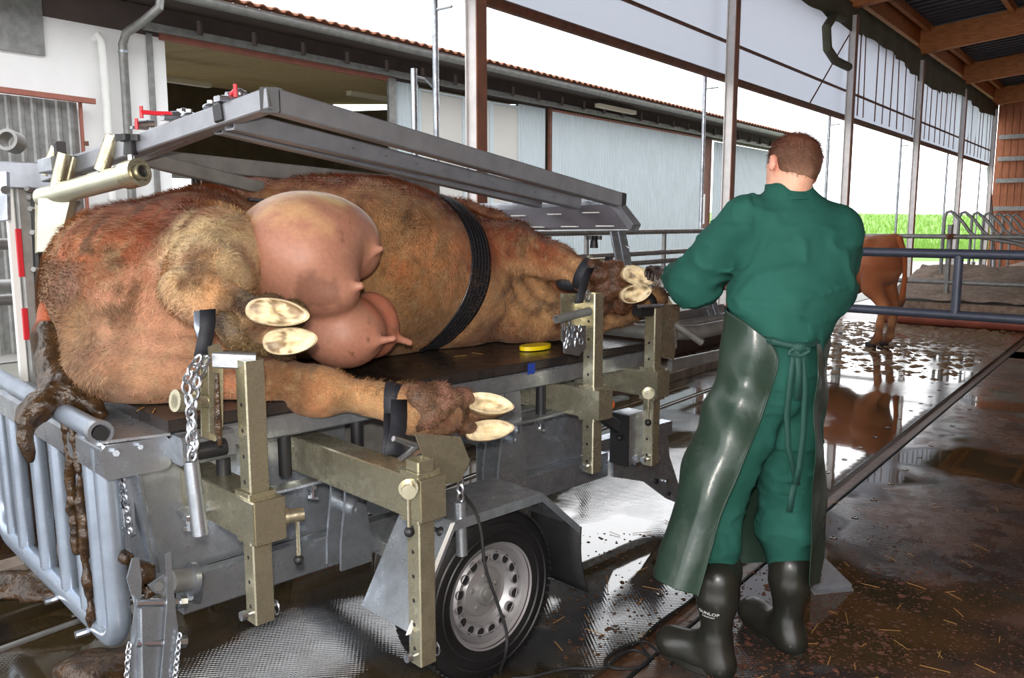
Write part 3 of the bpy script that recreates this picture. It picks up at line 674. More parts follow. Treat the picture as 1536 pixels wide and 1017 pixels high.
for k in range(7):
    t = 10.3+k*1.2; d = -1.26-k*.01
    top = 1.72
    pts = [S(t, d-.25, .35), S(t, d-.25, 1.1), S(t, d-.25, top-.1), S(t, d-.28, top-.02), S(t, d-.34, top), S(t, d-.40, top-.05), S(t, d-.52, 1.55), S(t, d-.64, 1.38), S(t, d-.74, 1.30), S(t, d-1.3, 1.2), S(t, d-1.9, 1.0), S(t, d-2.15, .8), S(t, d-2.1, .62), S(t, d-1.8, .52), S(t, d-.25, .5)]
    b = MB(); b.tube(pts, .027, 10)
    tag(obj('stall_divider', b, M['galvdull']), sdlab % words[k], 'stall divider', 'curved stall dividers')
# ---- near gate, blue-grey painted, at right
ga = thing('tube_gate', hy(1400, 470, 6.4)*1.0, 'blue-grey painted tube gate in front of the standing cow', 'gate'); ga.location.z = 0
PL = lambda z: Vector((hy(1225, 460, 7.15).x, 7.15, z)); PR = lambda z: Vector((hy(1536, 485, 5.93).x+1.0, 5.93-.62, z))
for z in (1.288, .815): b = MB(); b.cyl(PL(z), PR(z), .036, 16); obj('rail', b, M['gatepaint'], ga)
for f in (.0, .395, 1.0):
    q0 = PL(.815).lerp(PR(.815), f); b = MB(); b.cyl(q0, q0+ZZ*.473, .034, 14); obj('upright', b, M['gatepaint'], ga)
q = MB(); e = PR(0); q.cyl(e+Vector((.12, -.08, 0)), e+Vector((.12, -.08, 1.5)), .05); q.beam(e+Vector((0, 0, 1.29)), e+Vector((.12, -.08, 1.29)), .05, .05); obj('gate_post', q, M['gatepaint'], ga)
# ================================================================ THE COW ON THE TABLE
AX = (TU, TV, ZZ)
cow = thing('cow', T(1.0, .7, TZ), 'red-brown cow lying strapped on its side on the black table', 'cow')
B_ = Blob(.0125)
def E_(x, y, b, r, k=.08): B_.ell(hb(x, y, b), r, AX, k)
# trunk
E_(232, 452, .64, (.36, .42, .335)); E_(305, 345, .72, (.20, .25, .16), .1); E_(190, 400, .66, (.20, .28, .18), .12)
E_(420, 400, .90, (.42, .40, .39), .12)
E_(545, 408, .80, (.60, .50, .425), .12)
E_(655, 425, .76, (.32, .42, .37), .12)
E_(735, 432, .74, (.36, .38, .315), .1)
E_(790, 452, .60, (.26, .30, .225), .08)
B_.chain([(hb(560, 310, .95), .12), (hb(690, 345, .9), .13), (hb(740, 350, .85), .12)], .1)
# upper foreleg
B_.chain([(hb(705, 372, .62), .145), (hb(765, 372, .42), .118), (hb(835, 394, .20), .080), (hb(885, 418, .02), .062), (hb(925, 424, -.06), .060)], .05)
# lower foreleg
B_.chain([(hb(770, 480, .45), .12), (hb(870, 484, .22), .072), (hb(940, 470, .08), .05), (hb(985, 446, -.0), .055)], .04)
# neck folded back behind, head
B_.chain([(hb(780, 440, .85), .22), (hb(800, 440, 1.15), .17), (hb(790, 440, 1.4), .14), (hb(745, 450, 1.5), .10), (hb(715, 460, 1.52), .07)], .08)
# upper hind leg
B_.chain([(hb(290, 385, .52), .22), (hb(322, 392, .32), .165), (hb(312, 425, .12), .112), (hb(296, 440, .03), .085)], .08)
B_.chain([(hb(262, 432, .05), .052), (hb(300, 445, .02), .075), (hb(345, 462, -.07), .060), (hb(378, 482, -.13), .066), (hb(405, 494, -.16), .058)], .03)
# lower hind quarter and leg
E_(250, 540, .44, (.32, .30, .16), .08)
B_.chain([(hb(300, 548, .30), .135), (hb(400, 568, .10), .086), (hb(478, 586, -.02), .075), (hb(560, 598, -.14), .050), (hb(622, 614, -.24), .074), (hb(665, 622, -.28), .066)], .05)
B_.cap(hb(450, 600, .0), hb(480, 598, -.03), .04, .05, .04)
def cow_noise(X):
    a = (X-np.array(TO))@np.array(TU); b = (X-np.array(TO))@np.array(TV); z = X[:, 2]
    n = .014*(fbm(X, 5, 3, 1)-.5)+.006*(fbm(X, 16, 2, 2)-.5)
    w1 = np.exp(-((a-.22)/.22)**2-((z-1.13)/.11)**2)*(b < .45)
    Wz = z+.10*(a-.2)+.05*(fbm(X, 6, 2, 301)-.5)+.015*np.sin(a*14); n += w1*.017*(1-np.abs(np.sin(Wz*46)))**1.3
    w2 = np.exp(-((a-1.85)/.2)**2-((z-1.27)/.17)**2)*(b < .6)
    n += w2*.017*(1-np.abs(np.sin((a*.85+z*.5+.05*(fbm(X, 7, 2, 302)-.5))*36)))**1.3
    return n
# the mat carries the body: clamp below the table top
_m = B_.mesh(cow_noise); P, Q = _m
aa = (P-np.array(TO))@np.array(TU); bb = (P-np.array(TO))@np.array(TV)
low = (bb > 0) & (P[:, 2] < TZ+.003); P[low, 2] = TZ+.003
NR = normals(P, Q)
def L3(r, g, b): return np.array(srgb(r, g, b))
FLOW = np.array(-TU*.62-TV*.45-ZZ*.55); FLOW /= np.linalg.norm(FLOW)
def streak(P, fr, seed, st=.22, oc=3):
    Wp = P+.05*(np.stack([fbm(P, 5, 2, seed+50), fbm(P, 5, 2, seed+51), fbm(P, 5, 2, seed+52)], 1)-.5)*2
    a = (Wp@FLOW)[:, None]*FLOW; return fbm(Wp-a*(1-st), fr, oc, seed)
n1 = fbm(P, 4, 4, 11); n2 = fbm(P, 14, 3, 12); n3 = fbm(P, 38, 2, 13); s1 = streak(P, 22, 14); s2 = streak(P, 60, 15)
RB = L3(136, 72, 42); TAN = L3(178, 134, 92); CR = L3(206, 182, 138); PK = L3(182, 134, 106); DK = L3(58, 40, 26); OR = L3(160, 92, 56); DTAN = L3(142, 104, 66)
C_ = np.tile(TAN, (len(P), 1))
def blend(w, col):
    global C_
    w = np.clip(w, 0, 1)[:, None]; C_ = C_*(1-w)+col*w
def spot(x, y, b, r, col, st=1, sq=(1, 1, 1), ns=.55, hard=1.8):
    c = np.array(hb(x, y, b)); d = np.stack([(P-c)@np.array(TU)/sq[0], (P-c)@np.array(TV)/sq[1], (P[:, 2]-c[2])/sq[2]], 1)
    d = np.linalg.norm(d, axis=1)/r+(n1-.5)*ns*2+(n2-.5)*ns*1.2+(s1-.5)*ns*1.6
    blend(st*np.clip((1-d)*hard+.5, 0, 1), col)
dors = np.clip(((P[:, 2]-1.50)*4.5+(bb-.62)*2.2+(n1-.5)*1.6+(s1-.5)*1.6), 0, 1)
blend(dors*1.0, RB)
for s_ in [(215, 375, .4, .24, RB, .95), (140, 410, .5, .18, OR, .85), (300, 345, .4, .16, OR, .7), (330, 310, .5, .12, RB, .8), (225, 330, .5, .2, RB, .9), (200, 420, .3, .14, RB, .55), (260, 350, .3, .12, L3(112, 58, 34), .7),
           (300, 380, .18, .14, CR, .85), (330, 430, .06, .13, CR, .85), (275, 430, .04, .09, CR, .8), (370, 330, .3, .12, CR, .6), (300, 405, .15, .05, L3(104, 80, 56), .8), (340, 345, .25, .05, L3(112, 84, 58), .7), (262, 440, .03, .05, L3(120, 96, 66), .6),
           (230, 520, .2, .28, PK, .7), (180, 470, .3, .16, PK, .6), (330, 545, .2, .16, PK, .5), (100, 430, .5, .07, L3(140, 104, 88), .7), (310, 470, .15, .06, L3(120, 84, 58), .6),
           (660, 380, .32, .22, L3(186, 112, 70), .6), (600, 470, .3, .32, DTAN, .75), (610, 340, .45, .18, DTAN, .6), (640, 500, .3, .12, L3(112, 80, 50), .6), (600, 400, .3, .07, L3(190, 110, 64), .5), (640, 300, .6, .18, RB, .95), (700, 330, .55, .14, L3(116, 64, 40), .9), (675, 320, .5, .1, L3(104, 58, 36), .8),
           (755, 350, .4, .24, L3(118, 60, 36), .95), (830, 380, .2, .12, L3(138, 76, 46), .9), (800, 350, .3, .12, L3(110, 56, 34), .95), (840, 430, .35, .08, L3(130, 54, 30), .9), (780, 430, .35, .16, TAN, .8), (780, 500, .4, .16, DTAN, .8), (740, 520, .45, .2, L3(112, 66, 44), .7), (860, 490, .2, .12, L3(100, 52, 34), .8),
           (400, 560, .1, .16, OR, .6), (470, 590, -.02, .10, OR, .6), (440, 575, .02, .10, L3(96, 74, 46), .75), (560, 598, -.14, .07, L3(170, 130, 88), .6), (520, 610, -.1, .06, L3(110, 84, 54), .7), (640, 600, -.25, .10, L3(110, 66, 46), .85), (660, 620, -.28, .07, L3(90, 54, 42), .8),
           (375, 480, -.12, .085, DK, .9), (350, 465, -.1, .06, DK, .7), (395, 455, -.1, .05, L3(122, 102, 74), .7), (900, 430, .0, .08, L3(88, 54, 34), .85), (925, 425, -.05, .06, DK, .8), (940, 465, .08, .1, L3(60, 30, 22), .8), (985, 446, 0, .08, DK, .9)]:
    spot(*s_)
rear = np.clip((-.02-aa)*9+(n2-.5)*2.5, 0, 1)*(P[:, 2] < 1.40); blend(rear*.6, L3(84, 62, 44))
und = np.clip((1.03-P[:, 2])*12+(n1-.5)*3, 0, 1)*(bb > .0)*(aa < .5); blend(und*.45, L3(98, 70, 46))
flk = np.clip((s1-.60)*10, 0, 1)*np.clip((n1-.45)*6, 0, 1); blend(flk*.75, L3(78, 58, 40))
blend(np.clip((s1-.5)*3, 0, 1)*.35, L3(112, 70, 42)); blend(np.clip((.46-s2)*5, 0, 1)*.30, L3(214, 180, 134))
fz = P[:, 2]+.10*(aa-.2)+.05*(fbm(P, 6, 2, 301)-.5)+.015*np.sin(aa*14); blend(np.exp(-((aa-.22)/.22)**2-((P[:, 2]-1.13)/.11)**2)*(bb < .45)*(1-np.abs(np.sin(fz*46)))**2.2*.8, L3(112, 72, 54))  # crease shade painted into the hide colour along the hind folds
blend(np.exp(-((aa-1.85)/.2)**2-((P[:, 2]-1.27)/.17)**2)*(bb < .6)*(1-np.abs(np.sin((aa*.85+P[:, 2]*.5+.05*(fbm(P, 7, 2, 302)-.5))*36)))**2.2*.8, L3(96, 58, 38))  # groove shade of the neck folds, likewise painted into the colour
C_ *= (1+(n3-.5)*.3)[:, None]*(1+(s2-.5)*.7)[:, None]*(1+(n2-.5)*.25)[:, None]
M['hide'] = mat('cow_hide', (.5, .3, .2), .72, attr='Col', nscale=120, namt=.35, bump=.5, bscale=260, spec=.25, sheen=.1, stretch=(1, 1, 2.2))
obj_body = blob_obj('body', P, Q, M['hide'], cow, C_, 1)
# coat: short hair tufts following the hide
fc = P[Q].mean(1); fn = NR[Q].mean(1); fcol = C_[Q].mean(1)
toc = np.array(CAM)-fc; vis = (fn*toc).sum(1)/np.linalg.norm(toc, axis=1) > -.25
bald = (np.abs(aa[Q[:, 0]]-.2) < .3) & (fc[:, 2] < 1.22) & (fc[:, 2] > .99)
wgt = np.where(vis, 1., 0.)*np.where(bald, .12, 1.)*(fc[:, 2] > TZ+.02)
NH = 90000
pick = rng.choice(len(fc), NH, p=wgt/wgt.sum())
wq = rng.dirichlet([1, 1, 1, 1], NH); root = (P[Q[pick]]*wq[:, :, None]).sum(1); nn = fn[pick]; nn /= np.linalg.norm(nn, axis=1)[:, None]
flow = -np.array(TU)*.6-np.array(TV)*.5+np.array([0, 0, -.45])+(np.stack([fbm(root, 9, 2, 21), fbm(root, 9, 2, 22), fbm(root, 9, 2, 23)], 1)-.5)*3.2
flow += rng.normal(0, .25, flow.shape); flow -= nn*(flow*nn).sum(1)[:, None]; flow /= np.linalg.norm(flow, axis=1)[:, None]
ln = rng.uniform(.014, .034, NH)*(1+.5*(fc[pick][:, 2] > 1.5)); tip = root+(flow*.86+nn*.42)*ln[:, None]; sd_ = np.cross(nn, flow)*(.0011+.0006*rng.random(NH))[:, None]
V_ = np.stack([root-sd_-nn*.002, root+sd_-nn*.002, tip], 1).reshape(-1, 3)
me_cols = np.repeat(fcol[pick]*(.55+.85*rng.random(NH))[:, None], 3, 0)
hair = blob_obj('coat_hair', V_, np.arange(NH*3).reshape(-1, 3), mat('coat_hair', (.5, .3, .2), .6, attr='Col', spec=.3), cow, me_cols); hair['kind'] = 'stuff'

# udder with four teats
U_ = Blob(.009)
U_.ell(hb(440, 385, .27), (.22, .26, .21), AX, .08); U_.ell(hb(475, 345, .28), (.20, .2, .13), AX, .08)
U_.ell(hb(492, 438, .13), (.105, .12, .085), AX, .06); U_.ell(hb(528, 375, .26), (.085, .14, .11), AX, .07)
U_.ell(hb(515, 498, .20), (.155, .16, .135), AX, .05); U_.ell(hb(556, 488, .26), (.10, .13, .13), AX, .05)
for x0, y0, x1, y1, b in [(540, 386, 568, 373, .12), (518, 432, 538, 429, .02), (575, 500, 612, 514, .16), (560, 512, 588, 508, .04)]:
    U_.cap(hb(x0-6, y0, b+.03), hb(x0, y0, b+.02), .030, .022, .03); U_.cap(hb(x0, y0, b+.02), hb(x1+3, y1, b-.02), .0185, .0135, .012)
def ud_noise(X): return .006*(fbm(X, 7, 2, 31)-.5)
P, Q = U_.mesh(ud_noise); n1 = fbm(P, 5, 3, 41); n2 = fbm(P, 16, 3, 42); n3 = fbm(P, 60, 2, 43)
C_ = np.tile(L3(170, 120, 99), (len(P), 1))
s1 = n2; spot(455, 325, .25, .18, L3(200, 158, 116), .85); spot(485, 305, .3, .15, L3(210, 188, 136), .95)
spot(470, 440, .05, .055, L3(112, 76, 62), .6, ns=1.0); spot(560, 495, .2, .14, L3(200, 116, 88), .6)
for x1, y1, b in [(568, 373, .12), (538, 429, .02), (612, 514, .16), (588, 508, .04)]: spot(x1, y1, b, .05, L3(178, 124, 104), .7, ns=.1)
blend(np.clip((n3-.72)*14, 0, 1)*np.clip((n1-.5)*5, 0, 1)*.8, L3(90, 60, 44))
blend(np.clip((n1-.55)*3, 0, 1)*.3, L3(196, 120, 96))
M['udder'] = mat('udder_skin', (.6, .3, .25), .48, attr='Col', nscale=70, namt=.12, bump=.12, bscale=160, spec=.4)
M['udder'].node_tree.nodes['Principled BSDF'].inputs['Subsurface Weight'].default_value = .1
M['udder'].node_tree.nodes['Principled BSDF'].inputs['Subsurface Radius'].default_value = (.02, .008, .005)
o = blob_obj('udder', P, Q, M['udder'], cow, C_, 2); o['label'] = 'pink udder with four teats'

# claws
def claw(sole_c, toe, nrm, ln, w, dep, seed, back=None, taper=.62, name='claw', parent=cow, dark=.5):
    toe = Vector(toe).normalized(); nrm = Vector(nrm); nrm = (nrm-toe*nrm.dot(toe)).normalized(); sd = nrm.cross(toe); c = Vector(sole_c)
    n = 36; vs = []; fs = []; cols = []
    def out(k, f):
        a = 2*math.pi*k/n; x = math.cos(a); y = math.sin(a)
        wy = (1-.30*max(0, x)**2)*(1+.10*math.cos(2*a))
        return x*ln/2*f*(1.0+.06*x), y*w/2*wy*f
    rr = [(.02, .0), (.25, -.010), (.45, -.012), (.65, -.008), (.82, -.002), (.93, .002), (1.0, -.004)]
    rings = [(f, h, 0) for f, h in rr]+[(1-(1-taper)*q**1.1, -dep*q, q) for q in (.15, .35, .55, .75, .9, 1.0)]
    for f, h, q in rings:
        for k in range(n):
            x, y = out(k, f)
            if q: x -= ln*.20*q
            p = c+toe*x+sd*y+nrm*h; vs.append(p)
            N1 = float(vnoise(np.array(p), 42, seed)); N2 = float(vnoise(np.array(p), 110, seed+3))
            if q == 0:
                col = L3(226, 206, 168) if f > .5 else L3(214, 190, 146)
                dk = max(0, min(1, (N1-.52)*9))*(1 if f < .86 else .25)*dark*1.6+(.35 if .7 < f < .88 and N2 > .5 else 0)*dark
                col = col*(1-min(1, dk))+L3(104, 78, 48)*min(1, dk)
            else:
                col = L3(196, 168, 126)*(1-q)+L3(110, 74, 54)*q; dk = max(0, min(1, (N1-.45)*5)); col = col*(1-dk*.6)+L3(70, 48, 34)*dk*.6
            cols.append(col)
    for i in range(len(rings)-1):
        for k in range(n): k2 = (k+1) % n; fs.append([i*n+k, i*n+k2, (i+1)*n+k2, (i+1)*n+k])
    fs.append([k for k in range(n)][::-1]); fs.append([(len(rings)-1)*n+k for k in range(n)])
    mb = MB(); mb.v = vs; mb.f = fs; mb.m = [0]*len(fs)
    o = obj(name, mb, M['hoofwall'], parent, smooth=50); at = o.data.color_attributes.new('Col', 'FLOAT_COLOR', 'POINT')
    at.data.foreach_set('color', np.concatenate([np.array(cols), np.ones((len(cols), 1))], 1).astype(np.float32).ravel()); return o
def tw(P): return (CAM-Vector(P)).normalized()
R1 = Vector((1, 0, 0))
p = hb(413, 468, -.26); claw(p, R1*1.0+ZZ*-.12, tw(p)+R1*.1+ZZ*.1, .182, .088, .10, 1, taper=.85)
p = hb(432, 512, -.26); claw(p, R1*1.0+ZZ*.10, tw(p)+R1*.1-ZZ*.1, .160, .088, .10, 2, taper=.85)
p = hb(733, 604, -.37); claw(p, R1+ZZ*-.14+Vector((0, -.1, 0)), tw(p)+ZZ*.45, .165, .082, .10, 3, dark=.4, taper=.85)
p = hb(732, 645, -.37); claw(p, R1+ZZ*.14+Vector((0, -.1, 0)), tw(p)+ZZ*.1, .170, .080, .10, 4, dark=.25, taper=.85)
p = hb(957, 414, -.21); claw(p, R1+ZZ*-.35, tw(p)+R1*.25, .140, .092, .10, 5, dark=.8, taper=.85)
p = hb(954, 441, -.21); claw(p, R1+ZZ*.25, tw(p)+R1*.25-ZZ*.15, .135, .088, .10, 6, dark=.6, taper=.85)
p = hb(1002, 450, -.02); claw(p, R1*.4+ZZ*-.5, R1+tw(p)*.2, .12, .08, .08, 8, dark=.6)
# dirt-caked pasterns with dewclaws
M['caked'] = mat('caked_skin', (.1, .07, .04), .5, attr='Col', bump=.6, bscale=120, nscale=90, namt=.4)
def pastern(balls, seed, base, c1, c2, label, k=.03):
    global P, n1, n2, C_
    D_ = Blob(.008)
    for x, y, b, r in balls: D_.ell(hb(x, y, b), (r, r, r*.9), AX, k)
    P, Q = D_.mesh(lambda X: .030*(fbm(X, 16, 3, seed)-.5)+.010*(fbm(X, 50, 2, seed+1)-.5)); n1 = fbm(P, 9, 3, seed+2); n2 = fbm(P, 30, 3, seed+3)
    C_ = base*np.ones((len(P), 1)); blend((n2-.5)*4, c1); blend((n1-.52)*6, c2); C_ *= (.7+.6*fbm(P, 60, 2, seed+4))[:, None]
    o = blob_obj('caked_pastern', P, Q, M['caked'], cow, C_); o['label'] = label
    NH_ = 2500; fc_ = P[Q].mean(1); fn_ = normals(P, Q)[Q].mean(1); pk = rng.integers(0, len(fc_), NH_); rt = fc_[pk]; nn_ = fn_[pk]/np.linalg.norm(fn_[pk], axis=1)[:, None]
    fl_ = rng.normal(0, 1, (NH_, 3))+np.array([1.2, 0, -.6]); fl_ -= nn_*(fl_*nn_).sum(1)[:, None]; fl_ /= np.linalg.norm(fl_, axis=1)[:, None]; l_ = rng.uniform(.006, .018, NH_)[:, None]
    w_ = np.cross(nn_, fl_)*.0011; cc_ = C_[Q].mean(1)[pk]*(.6+.9*rng.random(NH_))[:, None]
    h = blob_obj('pastern_hair', np.stack([rt-w_, rt+w_, rt+(fl_*.8+nn_*.6)*l_], 1).reshape(-1, 3), np.arange(NH_*3).reshape(-1, 3), bpy.data.materials['coat_hair'], o, np.repeat(cc_, 3, 0)); h['kind'] = 'stuff'
pastern([(345, 478, -.12, .045), (362, 492, -.14, .05), (358, 508, -.13, .04), (378, 472, -.12, .045), (378, 500, -.13, .05), (392, 515, -.12, .042), (405, 462, -.08, .05), (415, 490, -.07, .06), (440, 470, -.08, .045), (430, 520, -.08, .045)], 51, L3(92, 72, 46), L3(60, 42, 26), L3(136, 112, 76), 'dung-caked pastern and dewclaws of the upper hind leg')
pastern([(632, 596, -.28, .052), (628, 628, -.27, .050), (650, 610, -.29, .058), (668, 600, -.29, .052), (672, 632, -.29, .052), (695, 600, -.29, .048), (700, 636, -.29, .048), (655, 584, -.27, .034), (645, 645, -.27, .034), (712, 618, -.28, .04)], 61, L3(106, 76, 56), L3(66, 48, 32), L3(140, 100, 84), 'scabby pastern of the lower hind leg')
pastern([(898, 412, -.05, .052), (905, 440, -.06, .052), (922, 405, -.09, .05), (925, 432, -.10, .055), (930, 455, -.09, .045), (945, 415, -.11, .05), (945, 442, -.11, .05), (905, 462, -.05, .032), (890, 398, -.03, .035)], 71, L3(86, 54, 34), L3(50, 34, 22), L3(124, 78, 50), 'dirty pastern of the upper foreleg')
# tail
TB = Blob(.01)
TB.chain([(hb(112, 425, .7), .06), (hb(88, 470, .66), .055), (hb(70, 505, .62), .04), (hb(72, 545, .6), .035)], .04)
P, Q = TB.mesh(lambda X: .008*(fbm(X, 18, 2, 61)-.5)); n2 = fbm(P, 20, 3, 62)
C_ = L3(168, 88, 54)*np.ones((len(P), 1)); blend((1.22-P[:, 2])*16+(n2-.5)*2, L3(60, 42, 26))
blob_obj('tail', P, Q, M['hide'], cow, C_)
# dung hanging from tail across the gate rail
TB = Blob(.01)
for pts in ([(75, 500, .60, .04), (80, 545, .55, .05), (85, 590, .45, .05), (62, 608, .4, .035), (45, 625, .4, .03), (38, 655, .38, .018), (44, 690, .38, .014)],
            [(95, 590, .42, .05), (130, 605, .4, .04), (150, 622, .32, .02)], [(80, 520, .6, .045), (100, 560, .5, .045)], [(50, 610, .42, .03), (36, 620, .42, .02)]):
    TB.chain([(hb(x, y, b), r) for x, y, b, r in pts], .03)
P, Q = TB.mesh(lambda X: .03*(fbm(X, 22, 3, 63)-.5)); 
o = blob_obj('manure_clump', P, Q, M['dung']); tag(o, 'wet brown manure hanging from the tail over the gate rail', 'manure')
# ================================================================ THE TILTING TREATMENT TABLE (trailer)
tab = thing('treatment_table', T(1.1, .6, 0), 'galvanised cattle treatment table on a wheeled trailer holding the strapped cow', 'trailer')
G = M['galv']; ZN = M['zinc']
def part(name, b, m, parent=None, **k): return obj(name, b, m, parent or tab, **k)
def box(a0, a1, b0, b1, z0, z1, c=.004, mi=0, mb=None):
    mb = mb or MB(); mb.beam(T(a0, (b0+b1)/2, (z0+z1)/2), T(a1, (b0+b1)/2, (z0+z1)/2), abs(b1-b0), z1-z0, c=c, mi=mi); return mb
W1 = 1.22
part('table_mat', box(-.04, 2.26, .0, W1, .912, .95, .004), M['matblack'], label=None) if False else part('table_mat', box(-.04, 2.26, .0, W1, .912, .95, .004), M['matblack'])
part('front_rail', box(-.02, 2.27, -.012, .045, .838, .91, .006), G)
part('rear_rail', box(-.02, 2.27, W1-.05, W1, .838, .91, .006), G)
part('deck_sheet', box(.0, 2.26, .05, W1-.06, .893, .909, .002), M['galvdull'])
for a in (.45, 1.15, 1.85): part('cross_member', box(a-.03, a+.03, .05, W1-.06, .835, .892), G)
part('end_rail', box(2.2, 2.275, .0, W1, .835, .911), G)
# left end: wide cross plate with bolts and black roller
b = MB(); b.plate([T(-.035, .0, .909), T(-.21, .04, .909), T(-.21, W1, .909), T(-.035, W1, .909)], ZZ, .008); part('end_plate', b, G)
b = MB(); b.beam(T(-.125, .02, .852), T(-.125, W1, .852), .19, .10, c=.012); ep = part('end_cheek', b, G)
for x, y, r in ((176, 677, .010), (212, 668, .008)):
    P = hb(x, y, .02); q = MB(); q.cyl(P, P-TV*.02-TU*.01, r, 6); obj('bolt', q, M['chrome'], ep)
b = MB(); b.beam(T(-.03, -.025, .865), T(.13, -.025, .865), .09, .085, c=.01); part('roller_housing', b, G)
b = MB(); b.cyl(T(-.015, -.072, .862), T(.095, -.072, .862), .026, 16); part('roller', b, M['black'])
# end gate hanging at left: bent tube frame, upright tubes
GA = -.19
def gp(b_, z): return T(GA+.02*(.93-z), b_, z)
fr = [gp(.10, .88)]
for k in range(7): a = k/6*math.pi/2; fr.append(gp(.10+.10*(1-math.cos(a)), .37-.10*math.sin(a)))
for k in range(7): a = k/6*math.pi/2; fr.append(gp(1.28+.14*math.sin(a), .27+.14*(1-math.cos(a))))
fr += [gp(1.42, .9)]
gate = part('end_gate', MB().tube(fr, .034, 16), M['galvblue'])
b = MB(); b.cyl(T(GA-.02, .06, .935), T(GA-.0, 1.46, .935), .031, 18); obj('top_rail', b, M['galvblue'], gate)
P = T(GA-.02, .06, .935); b = MB(); b.pipe(P-TV*.012, P+TV*.02, .036, .01, 18); obj('rail_collar', b, M['galv'], gate)
b = MB(); b.cyl(P-TV*.014, P+TV*.01, .022, 14); obj('rail_plug', b, M['black'], gate)
for bb_, r in ((.21, .030), (.36, .028), (.56, .028), (.80, .028), (1.08, .028), (1.27, .022)):
    b = MB(); b.tube([gp(bb_, .92), gp(bb_, .6), gp(bb_+.005, .30)], r, 12); obj('gate_bar', b, M['galvblue'], gate)
for bb_ in (.30, .62): b = MB(); b.cyl(gp(bb_, .25)-TU*.03, gp(bb_, .25)-TU*.07, .012, 8); obj('stop_screw', b, M['chrome'], gate)
q = Blob(.006)
_r = np.random.default_rng(3)
for b0 in (.26, .34):
    pp = [(gp(b0+.02*_r.normal()*.4, z)-TU*.030, .007+.010*_r.random()) for z in np.linspace(.93, .5 if b0 > .3 else .28, 14)]; q.chain(pp, .01)
P, Q = q.mesh(lambda X: .012*(fbm(X, 45, 2, 7)-.5)); o = blob_obj('dried_streak', P, Q, M['dung'], gate); o['label'] = 'brown manure streaks down the gate'
# chassis
part('chassis_beam', box(.02, 2.12, .11, .17, .29, .41, .006), G)
part('chassis_beam', box(.02, 2.12, W1-.17, W1-.11, .29, .41, .006), G)
for a in (.1, 1.0, 2.05): part('chassis_cross', box(a-.035, a+.035, .17, W1-.17, .3, .4), G)
part('side_panel', box(-.10, .68, .19, .20, .40, .80, .002), G); part('side_panel', box(1.32, 2.1, .17, .18, .41, .70, .002), G); part('side_panel', box(.74, 1.28, .3, .31, .42, .80, .002), M['galvdull'])
b = MB(); b.plate([T(-.12, .02, .80), T(-.12, .19, .80), T(-.02, .19, .42), T(-.08, .08, .48)], TU, .008); part('corner_gusset', b, G)
part('panel_lip', box(-.1, .68, .15, .195, .80, .812, .002), G); part('panel_lip', box(1.3, 2.12, .12, .18, .70, .712, .002), G)
for a in (.13, .34, .62, 1.25, 1.55, 1.9):
    b = MB(); b.cyl(T(a, .02, .70), T(a, .02, .84), .022, 12); part('spring_post', b, M['black'])
for a, z0 in ((.0, .66), (.30, .655), (.42, .66), (1.38, .70), (1.52, .70), (1.93, .655)):
    b = MB(); b.cyl(T(a, -.01, z0), T(a, -.01, z0-.05), .009, 8); b.cyl(T(a, -.01, z0-.005), T(a, -.01, z0-.018), .016, 6); b.beam(T(a-.02, -.01, z0-.04), T(a+.02, -.01, z0-.055), .008, .012); part('wing_bolt', b, M['chrome'])
part('arm_guide', box(-.02, .52, -.03, .03, .66, .672, .002), G); part('arm_guide', box(1.28, 2.1, -.03, .03, .70, .712, .002), G)
# lift gussets with pivot tubes
def gusset(px, py0, py1, b_, w=.11, name='pivot_bracket'):
    c0 = hb(px, py0, b_); c1 = hb(px, py1, b_); h = c0.z-c1.z; pts = []
    for s, f in ((-.5, 0), (-.62, .35), (-.95, .75), (-1.0, 1), (1.0, 1), (.95, .75), (.62, .35), (.5, 0), (.3, -.08), (-.3, -.08)): pts.append(c0-ZZ*h*f+TU*w*.5*s)
    q = MB(); q.plate(pts, TV, .012); o = part(name, q, G)
    m_ = c0.lerp(c1, .45); q = MB(); q.cyl(m_-TV*.03, m_+TV*.10, .028, 18); q.cyl(m_-TV*.034, m_-TV*.028, .012, 10); obj('pivot_pin', q, G, o)
    q = MB(); q.plate([p+TV*.09 for p in pts], TV, .012); obj('back_cheek', q, G, o)
gusset(530, 690, 850, .02, .13); gusset(768, 590, 740, .0, .17)
# tyre, wheel, mudguard
wn_ = -TV; WC = hz(737, 893, .295)
wh = part('wheel', MB().lathe(WC-TV*-.0, wn_, [(.175, -.155), (.20, -.165), (.255, -.155), (.285, -.135), (.293, -.10), (.293, -.04), (.285, -.012), (.262, .004), (.225, .010), (.195, .006), (.178, .0), (.172, -.02), (.172, -.14), (.175, -.155)], 64), M['tyre'])
wh['label'] = 'black tyre with silver steel rim'
b = MB()
for k in range(72):
    a = 2*math.pi*k/72
    for off, s in ((-.118, 1), (-.03, -1)):
        c = WC+wn_*off+(TU*math.cos(a)+ZZ*math.sin(a))*.291; d = (TU*-math.sin(a)+ZZ*math.cos(a)); rr = (TU*math.cos(a)+ZZ*math.sin(a))
        b.prism([(-.009, -.004), (.009, -.004), (.009, .0032), (-.009, .0032)], c-wn_*.026+d*.006*s, c+wn_*.026-d*.006*s, up=rr)
o = obj('tread_blocks', b, M['tyre'], wh, smooth=0); o['kind'] = 'stuff'
for rr in (.215, .25):
    b = MB(); b.lathe(WC, wn_, [(rr-.004, .0085), (rr, .0125), (rr+.004, .0085)], 64); obj('sidewall_ring', b, M['tyre'], wh)
prof = [(.176, .006), (.182, .010), (.180, .0), (.166, -.008), (.160, -.03), (.152, -.038), (.148, -.022), (.138, -.014), (.118, -.026), (.104, -.046), (.088, -.050), (.080, -.040), (.062, -.036), (.052, -.036), (.034, -.036), (.001, -.036)]
